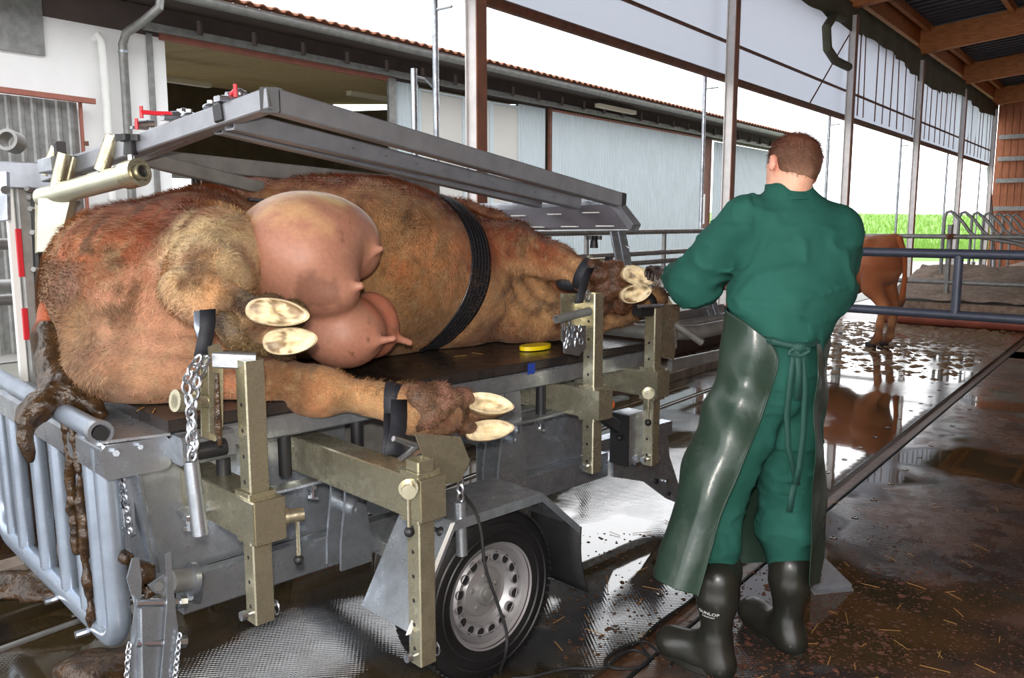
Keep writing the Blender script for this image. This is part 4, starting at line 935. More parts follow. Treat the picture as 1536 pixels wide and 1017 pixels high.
rim = obj('rim', MB().lathe(WC, wn_, prof, 64), M['rim'], wh)
hm = MB(); hm.lathe((0, 0, 0), wn_, [(.0185, -.008), (.0185, .004), (.0155, .004), (.0155, -.008)], 16, mi=0); hm.lathe((0, 0, 0), wn_, [(.0158, .002), (.0001, .002)], 16, mi=1)
h0 = None
for k in range(16):
    a = 2*math.pi*(k+.3)/16; P = WC+(TU*math.cos(a)+ZZ*math.sin(a))*.128+wn_*-.0175
    if h0 is None: h0 = obj('rim_hole', hm, [M['rim'], M['black']], wh, origin=(0, 0, 0)); h0.location = P-wloc(wh)
    else: clone(h0, P, wh)
nb_ = MB(); nb_.cyl(Vector((0, 0, 0)), wn_*.007, .009, 6); nb_.cyl(wn_*.007, wn_*.009, .007, 6)
h0 = None
for k in range(5):
    a = 2*math.pi*k/5+.3; P = WC+(TU*math.cos(a)+ZZ*math.sin(a))*.056+wn_*-.038
    if h0 is None: h0 = obj('wheel_nut', nb_, M['galvdull'], wh, origin=(0, 0, 0)); h0.location = P-wloc(wh)
    else: clone(h0, P, wh)
obj('hub_cap', MB().lathe(WC, wn_, [(.040, -.04), (.040, -.020), (.037, -.014), (.028, -.012), (.026, -.017), (.020, -.017), (.018, -.010), (.001, -.009)], 28), M['galvdull'], wh)
b = MB(); b.beam(WC-wn_*.04-ZZ*0, WC+TV*.75, .06, .06); part('axle', b, M['galvdull'])
# far wheel
w2 = wh.copy(); COL.objects.link(w2); w2.location = wh.location+TV*(W1+.62)
for ch in wh.children: c = ch.copy(); COL.objects.link(c); c.parent = w2
mg = []; 
def mgp(a, r, off): return WC+(TU*math.cos(a)+ZZ*math.sin(a))*r+wn_*off
ctrl = [(-.40, -.02), (-.31, .03), (-.20, .315), (-.10, .335), (.16, .335), (.255, .325), (.40, .17)]
ctrl = [(-.375, .02), (-.20, .318), (.19, .318), (.385, .15)]
b = MB()
for (a0, z0), (a1, z1) in zip(ctrl[:-1], ctrl[1:]):
    A = WC+TU*a0+ZZ*z0; Bq = WC+TU*a1+ZZ*z1; nn_ = (Bq-A).cross(TV)
    b.plate([A+wn_*.05, Bq+wn_*.05, Bq-wn_*.20, A-wn_*.20], nn_, .006)
    lip = (A+Bq)/2; b.plate([A+wn_*.05, Bq+wn_*.05, Bq+wn_*.05-ZZ*.028, A+wn_*.05-ZZ*.028], wn_, .004)
mgo = part('mudguard', b, G, smooth=20)
A = WC+TU*-.375+ZZ*.02; Bq = WC+TU*-.20+ZZ*.318
b = MB(); b.plate([A+wn_*.052, Bq+wn_*.052, Bq+wn_*.052-TU*.014, A+wn_*.052-TU*.016], wn_, .005); obj('reflective_edge', b, M['white'], mgo, smooth=0)
b = MB(); A = WC+TU*.385+ZZ*.15
fl_pts = [A+wn_*.05, A-wn_*.2]
b.grid(lambda i, j: A+wn_*(.055-.25*i)+TU*(.0+.045*j-.02*math.sin(j*3))-ZZ*(.26*j), 4, 8); obj('mud_flap', b, M['rubber'], mgo, thick=.006)
for x, y in ((660, 797), (797, 751)):
    P = hb(x, y, -.47 if x < 700 else -.44); b = MB(); b.cyl(P+TV*.04, P, .011, 8); b.ball(P-TV*.008, .017); obj('clamp_knob', b, M['black'], mgo)
# holding arms, posts
def square_post(x0, y0, x1, y1, b_, w=.058, m=ZN, holes=True):
    A = hb(x0, y0, b_); Bq = hb((x0+x1)/2, y1, b_); c = hb((x0+x1)/2, (y0+y1)/2, b_); A = Vector((c.x, c.y, A.z)); Bq = Vector((c.x, c.y, Bq.z))
    q = MB(); q.hollow(Bq, A, w, w, up=TU, t=.004); p = part('holding_post', q, m)
    q = MB(); n = int((A.z-Bq.z-.06)/.075)
    for k in range(n):
        z = Bq.z+.05+k*.075
        for d in (-TU,):
            P = Vector((c.x, c.y, z))+d*(w/2-.0035); q.cyl(P, P+d*.004, .0065, 8)
    if holes: o = obj('pin_holes', q, M['black'], p, smooth=0); o['kind'] = 'stuff'
    q = MB(); P = Bq+ZZ*.03; q.cyl(P-TU*.06, P+TU*.055, .007, 8); q.cyl(P-TU*.062, P-TU*.045, .014, 10); q.tube([P+TU*.05+TV*.018*math.cos(t)+ZZ*.022*math.sin(t)-ZZ*.01 for t in [i*.6283 for i in range(10)]], .003, 6, closed=True); obj('locking_pin', q, M['chrome'], p)
    return p, c, A, Bq
def arm(c, ztop, b0, b1, w=.085, h=.115, m=ZN, name='holding_arm', sleeve=True):
    a = (c-TO).dot(TU); zc = ztop-h/2; q = MB(); q.hollow(T(a, b0, zc), T(a, b1, zc), w, h, t=.006); p = part(name, q, m)
    if sleeve:
        q = MB(); q.plate([T(a-.045, b1, zc-h/2), T(a+.045, b1, zc-h/2), T(a+.045, b1, zc+h/2), T(a-.045, b1, zc+h/2)], TV, .006); obj('end_plate', q, m, p)
        q = MB(); q.beam(T(a-.03, b1-.002, zc), T(a-.03, b1+.07, zc), .01, h*.9); obj('wear_plate', q, ZN, p)
    return p, a, zc
def lever(P, name='clamp_lever', ln=.13, dirn=None, parent=None, off=.09):
    d = dirn or (TU*.9-TV*.3).normalized(); q = MB(); q.cyl(P, P+d*off, .021, 14); q.cyl(P+d*off*.35, P+d*off*.5, .028, 14); E = P+d*off*.8; q.cyl(E, E-ZZ*ln, .006, 8); o = part(name, q, ZN)
    q = MB(); q.ball(E-ZZ*(ln+.008), .0155); obj('ball_grip', q, M['black'], o); return o
pA, cA, tA, bA = square_post(364, 540, 402, 932, -.22, .061); aA = arm(cA, hb(385, 742, -.22).z+.005, .35, -.30, .10, .125)
lever(hb(408, 778, -.25), ln=.13)
pB, cB, tB, bB = square_post(624, 690, 640, 992, -.53, .060); aB = arm(cB, hb(620, 712, -.53).z+.0, .35, -.59, .095, .125)
lever(hb(612, 727, -.56), ln=.11, dirn=(-TU*.5-TV*.7).normalized(), off=.07)
pC, cC, tC, bC = square_post(888, 440, 890, 706, -.15, .062); aC = arm(cC, hb(890, 588, -.18).z+.01, .3, -.22, .09, .125)
pD, cD, tD, bD = square_post(978, 462, 978, 695, -.14, .058); aD = arm(cD, hb(978, 560, -.16).z+.01, .3, -.2, .09, .12)
lever(hb(972, 588, -.2), ln=.12, dirn=(-TU*.7-TV*.6).normalized(), off=.06)
for c, z in ((cA, aA[2]), (cB, aB[2]), (cC, aC[2]), (cD, aD[2])):
    a = (c-TO).dot(TU); q = MB(); q.hollow(T(a, (c-TO).dot(TV), z-.075), T(a, (c-TO).dot(TV), z+.075), .086, .086, up=TU, t=.006); part('post_sleeve', q, ZN)
# ratchets, plates on the post heads
def platequad(name, pts, b_, m=ZN, th=.006, parent=None):
    q = MB(); q.plate([hb(x, y, b_) for x, y in pts], TV, th); return part(name, q, m) if parent is None else obj(name, q, m, parent)
rp = platequad('ratchet_plate', [(300, 518), (318, 512), (330, 560), (333, 652), (322, 662), (302, 655)], -.13)
platequad('front_cheek', [(312, 520), (328, 514), (334, 525), (334, 640), (326, 655), (314, 648)], -.17, ZN, parent=rp)
q = MB(); q.beam(hb(318, 538, -.15), hb(384, 541, -.21), .05, .045); obj('cross_bar', q, G, rp)
q = MB(); P = hb(262, 601, -.16); q.cyl(P, hb(312, 601, -.15), .02, 16); q.cyl(P, P+(hb(312, 601, -.15)-P)*.25, .031, 20); q.cyl(P+(hb(312, 601, -.15)-P)*.5, P+(hb(312, 601, -.15)-P)*.65, .030, 20); obj('ratchet_drum', q, ZN, rp)
q = MB(); q.tube([hb(325, 560, -.19), hb(327, 640, -.19), hb(330, 668, -.19)], .008, 8, rs=[.007, .012, .006]); obj('dung_drip', q, M['dung'], rp)
rp = platequad('ratchet_plate', [(622, 650), (690, 655), (704, 690), (690, 722), (660, 728), (640, 700)], -.52)
q = MB(); c = hb(668, 695, -.40); q.cyl(c-TU*.01, c+TU*.06, .045, 20); obj('ratchet_drum', q, ZN, rp)
q = MB()
for k in range(14): a = k/14*2*math.pi; P = hb(682, 690, -.46)+(ZZ*math.sin(a)+TU*math.cos(a))*.040; q.beam(P-TV*.006, P+TV*.006, .008, .012)
o = obj('ratchet_teeth', q, ZN, rp); o['kind'] = 'stuff'
q = MB(); q.beam(hb(590, 700, -.35), hb(668, 656, -.36), .045, .012); q.cyl(hb(600, 690, -.42), hb(625, 670, -.42), .01, 8); q.cyl(hb(590, 658, -.42), hb(635, 672, -.42), .009, 8); obj('strap_seat', q, M['chrome'], rp)
rp = platequad('ratchet_plate', [(841, 440), (862, 440), (900, 446), (900, 512), (876, 520), (842, 512)], -.12)
platequad('side_cheek', [(842, 490), (878, 488), (878, 520), (868, 534), (846, 530)], -.18, M['chrome'], parent=rp)
q = MB(); q.pipe(hb(834, 479, -.2), hb(884, 467, -.2), .017, .003); obj('handle_tube', q, M['galvdull'], rp)
q = MB()
for k, (x, y) in enumerate([(845, 490), (852, 500), (860, 492), (850, 510), (866, 503), (862, 515), (855, 486), (870, 493), (872, 512), (848, 518)]):
    P = hb(x, y, -.2); q.tube([P+ZZ*math.cos(t)*.014+(TU*.6-TV*.6*math.sin(k))*math.sin(t)*.009 for t in [i*.7854 for i in range(8)]], .0035, 6, closed=True)
o = obj('chain_heap', q, M['chrome'], rp); o['kind'] = 'stuff'
q = MB(); P = hb(882, 444, -.2); q.tube([P+ZZ*math.cos(t)*.022+TU*math.sin(t)*.012 for t in [i*.7854 for i in range(8)]], .004, 6, closed=True); obj('shackle', q, M['chrome'], rp)
rp = platequad('ratchet_plate', [(985, 457), (1020, 456), (1016, 500), (1010, 540), (982, 534)], -.12)
q = MB(); q.pipe(hb(1014, 487, -.16), hb(1053, 514, -.24), .017, .003); obj('handle_tube', q, M['galvdull'], rp)
q = MB(); q.cyl(hb(1012, 490, -.2), hb(1014, 522, -.2), .005, 6); obj('release_pin', q, M['chrome'], rp)
q = MB(); q.beam(hb(955, 466, -.14), hb(976, 466, -.14), .05, .05, c=.01); obj('strap_buckle', q, M['black'], rp)
q = MB(); q.cyl(hb(958, 460, -.18), hb(995, 458, -.18), .008, 8); obj('buckle_pin', q, M['chrome'], rp)
# chains with weighted tube handles
def chain(pts, r=.0045, L=.03, name='chain', parent=None, m='chrome'):
    pts = [Vector(p) for p in pts]; q = MB(); seg = []; i = 0; flip = 0; acc = []
    for a, c in zip(pts[:-1], pts[1:]):
        n = max(1, int((c-a).length/(L*.72)))
        for k in range(n): acc.append((a.lerp(c, (k+.5)/n), (c-a).normalized()))
    for k, (P, d) in enumerate(acc):
        s = d.cross(TV if abs(d.dot(TV)) < .9 else TU).normalized(); t2 = d.cross(s)
        w = s if k % 2 else t2; w = (w*.8+(t2 if k % 2 else s)*.45).normalized()
        q.tube([P+d*math.cos(t)*L*.5*(1 if abs(math.cos(t)) > .5 else .9)+w*math.sin(t)*L*.30 for t in [j*math.pi/5 for j in range(10)]], r, 6, closed=True)
    o = part(name, q, M[m]) if parent is None else obj(name, q, M[m], parent); o['kind'] = 'stuff'; return o
chain([hb(312, 535, -.2), hb(298, 565, -.22), hb(290, 600, -.23), hb(286, 650, -.23), hb(290, 698, -.23)], L=.034, r=.005)
chain([hb(300, 535, -.22), hb(279, 572, -.23), hb(285, 610, -.24), hb(292, 660, -.235), hb(288, 690, -.235)], L=.034, r=.005)
q = MB(); q.pipe(hb(287, 692, -.23), hb(301, 802, -.25), .0205, .004); part('chain_handle', q, G)
chain([hb(672, 668, -.48), hb(686, 685, -.5), hb(690, 715, -.5), hb(691, 752, -.5)], L=.03)
q = MB(); q.pipe(hb(690, 752, -.5), hb(693, 832, -.5), .0185, .004); part('chain_handle', q, G)
# straps
def ribbon(pts, wdir, w, t=.004, name='leg_strap', parent=None, m='strap'):
    pts = [Vector(p) for p in pts]; wd_ = Vector(wdir).normalized()*w/2; q = MB(); n = len(pts)
    q.add([p-wd_ for p in pts]+[p+wd_ for p in pts], [[i, i+1, n+i+1, n+i] for i in range(n-1)])
    return (part(name, q, M[m], thick=t, smooth=60) if parent is None else obj(name, q, M[m], parent, thick=t, smooth=60))
def loop(c, ax, r1, r2, s1, s2, a0, a1, n=22): return [c+s1*math.cos(a0+(a1-a0)*i/n)*r1+s2*math.sin(a0+(a1-a0)*i/n)*r2 for i in range(n+1)]
c = hb(592, 606, -.19); ax = (hb(620, 610, -.23)-hb(560, 600, -.14)).normalized(); s1 = ZZ; s2 = ax.cross(ZZ).normalized()
ribbon(loop(c, ax, .072, .072, s1, s2, -.6, 5.3), ax, .055)
ribbon([hb(598, 600, -.30), hb(598, 625, -.335), hb(597, 645, -.37), hb(592, 662, -.40), hb(588, 682, -.41)], (hb(612, 600, -.3)-hb(584, 600, -.3)), .062)
ribbon([hb(584, 620, -.30), hb(584, 650, -.36), hb(582, 680, -.405)], (hb(602, 600, -.3)-hb(584, 600, -.3)), .04)
ribbon([hb(312, 464, -.135), hb(312, 485, -.15), hb(309, 505, -.16), hb(303, 533, -.17)], TU, .045); ribbon([hb(300, 466, -.13), hb(301, 490, -.15), hb(307, 510, -.16)], TU, .035, m='galvblue')
c = hb(878, 412, .02); ax = (hb(900, 425, 0)-hb(840, 396, .18)).normalized(); s1 = (ZZ-ax*ZZ.dot(ax)).normalized(); s2 = ax.cross(s1)
ribbon(loop(c, ax, .072, .072, s1, s2, 0, 6.1), ax, .05)
ribbon([hb(886, 402, -.08), hb(878, 420, -.11), hb(873, 438, -.13), hb(869, 455, -.14)], TU, .05)
c = hb(965, 458, .02); ribbon(loop(c, TU, .066, .066, ZZ, TV, 0, 6.1), TU, .05)
# control box
b = box(1.98, 2.10, -.12, -.02, .42, .66, .004); cb = part('control_box', b, G)
q = MB(); q.plate([T(1.975, -.125, .42), T(1.975, -.02, .42), T(1.975, -.02, .655), T(1.975, -.125, .655)], TU, .008); obj('box_cover', q, M['black'], cb, smooth=0)
q = MB(); q.ball(T(1.96, -.085, .55), .014); obj('cover_knob', q, M['black'], cb)
q = MB(); q.beam(hb(895, 618, -.2), hb(925, 640, -.16), .03, .05); obj('black_hose_guard', q, M['black'], cb)
q = MB(); q.ball(hb(915, 607, -.19), .022); obj('signal_lamp', q, mat('orange_lens', (.6, .12, .02), .25), cb)
# drawbar side plate
pts = [(918, 690), (945, 682), (972, 660), (985, 640), (1000, 655), (1003, 685), (1016, 725), (1030, 760), (1000, 748), (965, 722), (918, 715)]
b = MB(); b.plate([hb(x, y, .05) for x, y in pts], TV, .014); dbp = part('drawbar_plate', b, G)
for x, y, r, mm in ((955, 695, .022, 'chrome'), (984, 722, .014, 'black'), (1000, 722, .016, 'chrome'), (1003, 740, .01, 'black'), (964, 640, .02, 'chrome')):
    P = hb(x, y, .035); q = MB(); q.cyl(P+TV*.004, P-TV*.008, r, 12); obj('plate_bolt', q, M[mm], dbp)
part('drawbar', box(2.1, 3.0, .35, .43, .30, .38), G)
b = MB(); b.plate([T(2.1, .12, .33), T(2.1, .4, .33), T(2.6, .4, .33)], ZZ, .01); part('drawbar_gusset', b, G)
# jack at the near left corner
def plate_px(pts, b_, th=.008, m=G, name='jack_cheek', parent=None):
    q = MB(); q.plate([hb(x, y, b_) for x, y in pts], TV, th); return part(name, q, m) if parent is None else obj(name, q, m, parent)
jk = plate_px([(198, 838), (208, 836), (212, 870), (210, 930), (222, 985), (214, 1030), (188, 1030), (196, 960), (202, 910), (190, 868)], .02)
plate_px([(248, 832), (256, 828), (258, 866), (262, 905), (268, 960), (262, 1030), (240, 1030), (246, 960), (250, 905), (250, 870)], -.03, parent=jk)
q = MB(); q.beam(hb(230, 905, .0), hb(232, 1028, .0), .085, .03, up=TV); obj('jack_web', q, G, jk)
for y in (905, 965): q = MB(); q.cyl(hb(205, y, .0), hb(276, y-2, -.02), .013, 10); q.cyl(hb(268, y-2, -.02), hb(278, y-3, -.02), .02, 8); obj('jack_bolt', q, M['chrome'], jk)
q = MB(); q.cyl(hb(254, 873, .03), hb(290, 868, .05), .035, 18); q.cyl(hb(284, 869, .05), hb(292, 868, .05), .052, 18, mi=1); obj('jack_roller', q, [M['galvdull'], G], jk)
q = MB(); q.plate([hb(x, y, -.02) for x, y in ((222, 878), (246, 862), (252, 878), (246, 892), (230, 888))], TV, .01); q.cyl(hb(238, 880, -.03), hb(238, 880, -.045), .014, 12, mi=1); obj('jack_lug', q, [G, M['black']], jk)
q = MB(); q.beam(hb(288, 878, .05), hb(300, 884, .10), .02, .09, up=ZZ); obj('axle_stop', q, G, jk)
chain([hb(194, 965, -.04), hb(192, 990, -.05), hb(190, 1025, -.05)], L=.02, r=.003, parent=jk); chain([hb(270, 950, -.05), hb(266, 985, -.05), hb(262, 1025, -.05)], L=.02, r=.003, parent=jk)
chain([hb(181, 708, .10), hb(190, 760, .09), hb(196, 800, .09)], L=.022, r=.004)
q = MB(); P = T(-.03, -.0, .0); q.plate([T(-.16, -.1, .006), T(.06, -.1, .006), T(.06, .1, .006), T(-.16, .1, .006)], ZZ, .012); obj('jack_foot', q, G, jk)
b = MB(); b.plate([hb(x, y, .12) for x, y in ((186, 705), (196, 700), (202, 800), (190, 805))], TV, .02); part('slotted_bracket', b, G)
# ---------------- raised squeeze frame above the cow
AL = M['alu']
sf = part('corner_post', MB().hollow(T(-.06, 1.2, .35), T(-.06, 1.2, 1.74), .085, .075, up=TU, t=.005), M['galvdull'])
b = MB(); b.beam(T(-.115, 1.2, .9), T(-.115, 1.2, 1.74), .02, .03, up=TU); obj('side_strip', b, M['white'], sf)
for z, h in ((1.32, .18), (1.08, .12)): b = MB(); b.beam(T(-.105, 1.155, z), T(-.105, 1.155, z+h), .012, .02, up=TU); obj('red_sticker', b, M['red'], sf)
b = MB(); b.beam(hy(0, 262, 3.15), hy(118, 266, 3.08), .08, .095); part('post_head', b, AL)
P = hy(17, 212, 3.12); b = MB(); b.pipe(P-FW*.03, P+FW*.03, .04, .012, 20); part('lifting_eye', b, M['galvdull'])
b = MB(); b.plate([hy(0, 258, 3.0), hy(12, 258, 3.0), hy(14, 330, 3.0), hy(0, 332, 3.0)], FW, .02); b.cyl(hy(8, 285, 3.0), hy(8, 285, 2.96), .015, 8, mi=1); part('hinge_plate', b, [G, M['black']])
b = MB(); b.beam(hy(74, 330, 3.25), hy(76, 470, 3.25), .085, .07, up=TU); part('inner_post', b, M['galvdull'])
b = MB(); b.beam(hy(106, 300, 3.35), hy(112, 640, 3.35), .06, .06, up=TU); part('rear_post', b, M['galvdull'])
b = MB(); b.cyl(hy(53, 300, 3.2), hy(60, 460, 3.2), .018, 10); part('guide_rod', b, M['black'])
b = MB(); b.cyl(hy(92, 370, 3.3), hy(95, 450, 3.3), .02, 10); part('guide_rod', b, M['black'])
for x, y in ((45, 285), (48, 298), (50, 315), (53, 350), (55, 405)): b = MB(); P = hy(x+2, y, 3.08); b.cyl(P, P-FW*.03, .010, 6); part('frame_bolt', b, M['galvdull'])
# cylinder with star knob
cy = part('arm_cylinder', MB().cyl(hy(64, 297, 2.95), hy(206, 259, 2.72), .036, 24), M['creamtube'])
q = MB(); e0 = hy(206, 259, 2.72); dd = (hy(206, 259, 2.72)-hy(64, 297, 2.95)).normalized(); q.pipe(e0-dd*.05, e0+dd*.012, .045, .012, 24); obj('end_collar', q, ZN, cy)
q = MB(); q.pipe(e0, e0+dd*.03, .026, .006, 20); q.cyl(e0, e0+dd*.02, .018, 14, mi=1); obj('end_socket', q, [ZN, M['black']], cy)
kb = hy(196, 232, 2.72); q = MB(); q.cyl(kb-ZZ*.035, kb, .010, 10); q.cyl(kb-ZZ*.05, kb-ZZ*.035, .013, 8); obj('knob_stem', q, M['chrome'], cy)
def star(P, name, parent, s=1.):
    q = MB(); q.cyl(P, P+ZZ*.05*s, .022*s, 16, r1=.016*s); pr = []
    for k in range(60): a = 2*math.pi*k/60; r = (.036+.007*math.cos(6*a))*s; pr.append((r*math.cos(a), r*math.sin(a)))
    q.prism(pr, P+ZZ*.042*s, P+ZZ*.062*s); return obj(name, q, M['black'], parent)
star(kb, 'star_knob', cy)
b = MB(); b.plate([hy(x, y, 2.9) for x, y in ((62, 298), (110, 300), (98, 350), (86, 378), (60, 378))], FW+TU*.4, .03); part('gusset_plate', b, M['creamtube'])
b = MB(); b.plate([hy(x, y, 2.98) for x, y in ((58, 300), (64, 300), (66, 378), (58, 378))], FW-TU*.8, .06); part('gusset_side', b, ZN)
for p0, p1, r, YY in (((170, 203), (152, 256), .024, 2.8), ((97, 230), (84, 285), .022, 2.9), ((110, 235), (98, 285), .018, 2.95), ((85, 222), (68, 262), .02, 3.0)):
    b = MB(); b.pipe(hy(*p1, YY), hy(*p0, YY), r, .004); part('stub_tube', b, ZN)
b = MB(); b.beam(hy(68, 250, 2.98), hy(88, 246, 2.92), .05, .05); part('clamp_block', b, G)
b = MB(); b.beam(hy(88, 225, 2.95), hy(92, 222, 2.9), .03, .045); part('tube_cap', b, M['black'])
# channels
def chan(name, x0, y0, Y0, x1, y1, Y1, w, h, m=AL, up=ZZ, mk='hollow'):
    b = MB(); (b.hollow if mk == 'hollow' else b.channel)(hy(x0, y0, Y0), hy(x1, y1, Y1), w, h, up=up); return part(name, b, m)
chan('frame_arm', 68, 262, 3.02, 190, 222, 2.92, .05, .055)
c1 = chan('frame_arm', 120, 248, 2.98, 412, 148, 2.35, .05, .058)
chan('frame_arm', 195, 235, 2.88, 345, 176, 2.5, .045, .05, G)
q = MB(); q.beam(hy(330, 172, 2.48), hy(342, 168, 2.46), .047, .052); obj('black_cap', q, M['black'], c1)
c2 = chan('frame_long_rail', 406, 151, 2.36, 928, 300, 4.0, .05, .066)
q = MB(); q.beam(hy(404, 150, 2.34), hy(412, 152, 2.40), .052, .068); obj('corner_cap', q, M['black'], c2)
q = MB(); q.beam(hy(926, 299.5, 3.99), hy(932, 301, 4.02), .054, .068); obj('corner_cap', q, M['black'], c2)
c3 = chan('frame_long_rail', 345, 180, 2.48, 866, 305, 4.12, .045, .058); c4 = chan('frame_long_rail', 328, 190, 2.55, 808, 305, 4.2, .04, .045)
for i in range(9):
    P = hy(345, 180, 2.46).lerp(hy(866, 305, 4.08), .25+i*.08)-FW*.026; q = MB(); q.cyl(P, P-FW*.004, .005, 6); obj('rivet', q, M['black'], c3)
chan('frame_low_rail', 208, 236, 2.95, 655, 280, 4.4, .04, .062, M['galvdull']); chan('frame_brace', 215, 238, 2.94, 392, 282, 3.4, .035, .05, M['galvdull'])
chan('frame_end_bar', 924, 304, 4.03, 953, 342, 3.9, .05, .045)
b = MB(); b.plate([hy(912, 308, 4.05), hy(948, 342, 3.92), hy(690, 344, 4.55), hy(648, 322, 4.75)], ZZ, .012); pl_ = part('end_panel', b, M['shadedpanel'], smooth=0)
b = MB(); b.plate([hy(900, 302, 4.1), hy(900, 311, 4.1), hy(664, 322, 4.8), hy(662, 306, 4.8)], TV, .01); obj('panel_lip', b, M['galv'], pl_, smooth=0)
for i in range(5):
    for rw in (0, 1):
        f = (i+.5)/5; A = hy(912, 311, 4.04).lerp(hy(655, 324, 4.7), f); Bq = hy(940, 341, 3.92).lerp(hy(700, 343, 4.5), f); P = A.lerp(Bq, .12+.7*rw)-ZZ*.010
        q = MB(); q.beam(P-TV*.05, P+TV*.05, .018, .006); obj('panel_slot', q, M['white'], pl_)
q = MB(); q.plate([hy(x, y, 4.2) for x, y in ((842, 296), (870, 294), (888, 304), (870, 306), (800, 306))], TV, .01); obj('gusset_bracket', q, M['galv'], pl_, smooth=0)
# toggle clamps
def toggle(x, y, Yv, hx, hy_, s=1.0):
    P = hy(x, y, Yv); q = MB(); q.beam(P-TU*.04*s, P+TU*.05*s, .04*s, .016*s); q.cyl(P+TU*.02, P+TU*.02+ZZ*.03*s, .012*s, 10); q.cyl(P-TU*.01+ZZ*.01, P+TU*.05+ZZ*.02, .012, 8); q.ball(P+TU*.03+ZZ*.02, .016*s); o = part('toggle_clamp', q, M['chrome'])
    H = hy(hx, hy_, Yv-.02); q = MB(); q.tube([P+ZZ*.015, P.lerp(H, .5)+ZZ*.006, H], .007, 8); q.cyl(H-ZZ*.018, H+ZZ*.018, .006, 8); obj('red_handle', q, M['red'], o)
toggle(262, 178, 2.68, 212, 168); toggle(345, 150, 2.46, 353, 136); toggle(208, 192, 2.86, 205, 186, .6)
for x, y, Yv in ((284, 174, 2.64), (316, 161, 2.56), (336, 154, 2.5)):
    P = hy(x, y, Yv); q = MB(); q.ball(P, .02, 10, 6, (1.3, 1, .6)); q.cyl(P, P+ZZ*.02, .01, 8); part('clamp_bolt', q, M['chrome'])
# far end fittings
b = MB(); b.cyl(T(2.12, .35, .9), hy(886, 385, 4.3), .018, 12); fk = part('knob_post', b, ZN); star(hy(891, 372, 4.25), 'star_knob', fk, 1.0)
b = MB(); b.cyl(hy(882, 398, 4.25), hy(912, 396, 4.2), .035, 18); b.cyl(hy(910, 396, 4.2), hy(917, 396, 4.19), .042, 18, mi=1); obj('pivot_drum', b, [ZN, M['black']], fk)
for x0, x1 in ((921, 933), (932, 944)):
    b = MB(); b.beam(hy(x0, 348, 4.45), hy(x1+2, 420, 4.3), .045, .02); part('end_strut', b, G)
b = MB(); b.beam(hy(924, 366, 4.42), hy(944, 372, 4.4), .02, .02); part('strut_tie', b, G)
# folded rear end gate beyond the table end
eg = part('folded_end_gate', MB().tube([T(2.32, .62, .99), T(2.34, .1, .99), T(2.40, -.05, .99), T(2.52, -.12, .99), T(2.9, -.12, 1.0), T(3.02, -.05, 1.0), T(3.06, .1, 1.0), T(3.06, .62, 1.0)], .036, 14), M['galvdull'])
for bb_ in (.05, .2, .36, .52): b = MB(); b.cyl(T(2.34, bb_, 1.0), T(3.05, bb_, 1.01), .022, 10); obj('gate_bar', b, M['galvdull'], eg)
b = MB(); b.beam(hy(1010, 478, 4.35), hy(1078, 466, 4.7), .07, .08); part('rear_beam', b, M['galvdull'])
for x in (1062, 1072): b = MB(); b.beam(hy(x-6, 440, 4.6), hy(x+8, 486, 4.5), .035, .02); part('rear_strut', b, G)
b = MB(); b.beam(hy(1005, 548, 4.35), hy(1090, 530, 4.8), .03, .06); part('rear_step', b, M['galvdull'])
b = MB(); b.cyl(hy(940, 484, 4.3), hy(985, 505, 4.25), .008, 8); b.ball(hy(940, 492, 4.3), .018, mi=1); part('latch_rod', b, [M['chrome'], M['blue']])
q = MB(); P = hb(797, 553, -.015); q.beam(P-TU*.02, P+TU*.02, .003, .045); part('blue_sticker', q, M['blue'])
# lower leg shelf behind jack
part('tilt_ram', MB().cyl(T(.7, .5, .40), T(1.5, .55, .8), .04, 16), M['galvdull'])
# things on the mat
b = MB(); P = T(1.72, .30, TZ+.012); b.tube([P+TU*math.cos(t)*.085+TV*math.sin(t)*.05+ZZ*0 for t in [i*math.pi/12 for i in range(24)]], .0115, 8, closed=True)
b2 = MB(); b2.prism([(math.cos(i*math.pi/12)*.09, math.sin(i*math.pi/12)*.05) for i in range(24)], T(1.72, .22, TZ+.004), T(1.72, .22, TZ+.022), up=TV)
tag(obj('yellow_disc', b2, M['yellow'], smooth=40), 'flat yellow plastic disc lying on the black mat', 'disc')
# belly belt round the cow
from mathutils.bvhtree import BVHTree
_o = obj_body; vv = [v.co+Vector(_o.location)+cow.location for v in _o.data.vertices]; bvh = BVHTree.FromPolygons([tuple(p) for p in vv], [tuple(p.vertices) for p in _o.data.polygons])
def belt_pt(th, s):
    bc, zc = .76, 1.24; z = zc; b_ = bc
    for _ in range(4):
        f = 1-((z-1.24)/.35)**2
        a = 1.41+.06*max(f, -.3)+.36*(z-1.24)+s*.064
        d = TV*math.cos(th)+ZZ*math.sin(th); O_ = T(a, bc, zc)+d*1.1; h = bvh.ray_cast(O_, -d)
        if h[0] is None: return T(a, bc, zc)+d*.3
        z = h[0].z
    p = h[0]+d*.008; p.z = max(p.z, TZ+.004); return p
q = MB(); nt_ = 90; ns = 6; rows = [[belt_pt(2*math.pi*i/nt_, -1+2*j/ns) for j in range(ns+1)] for i in range(nt_)]
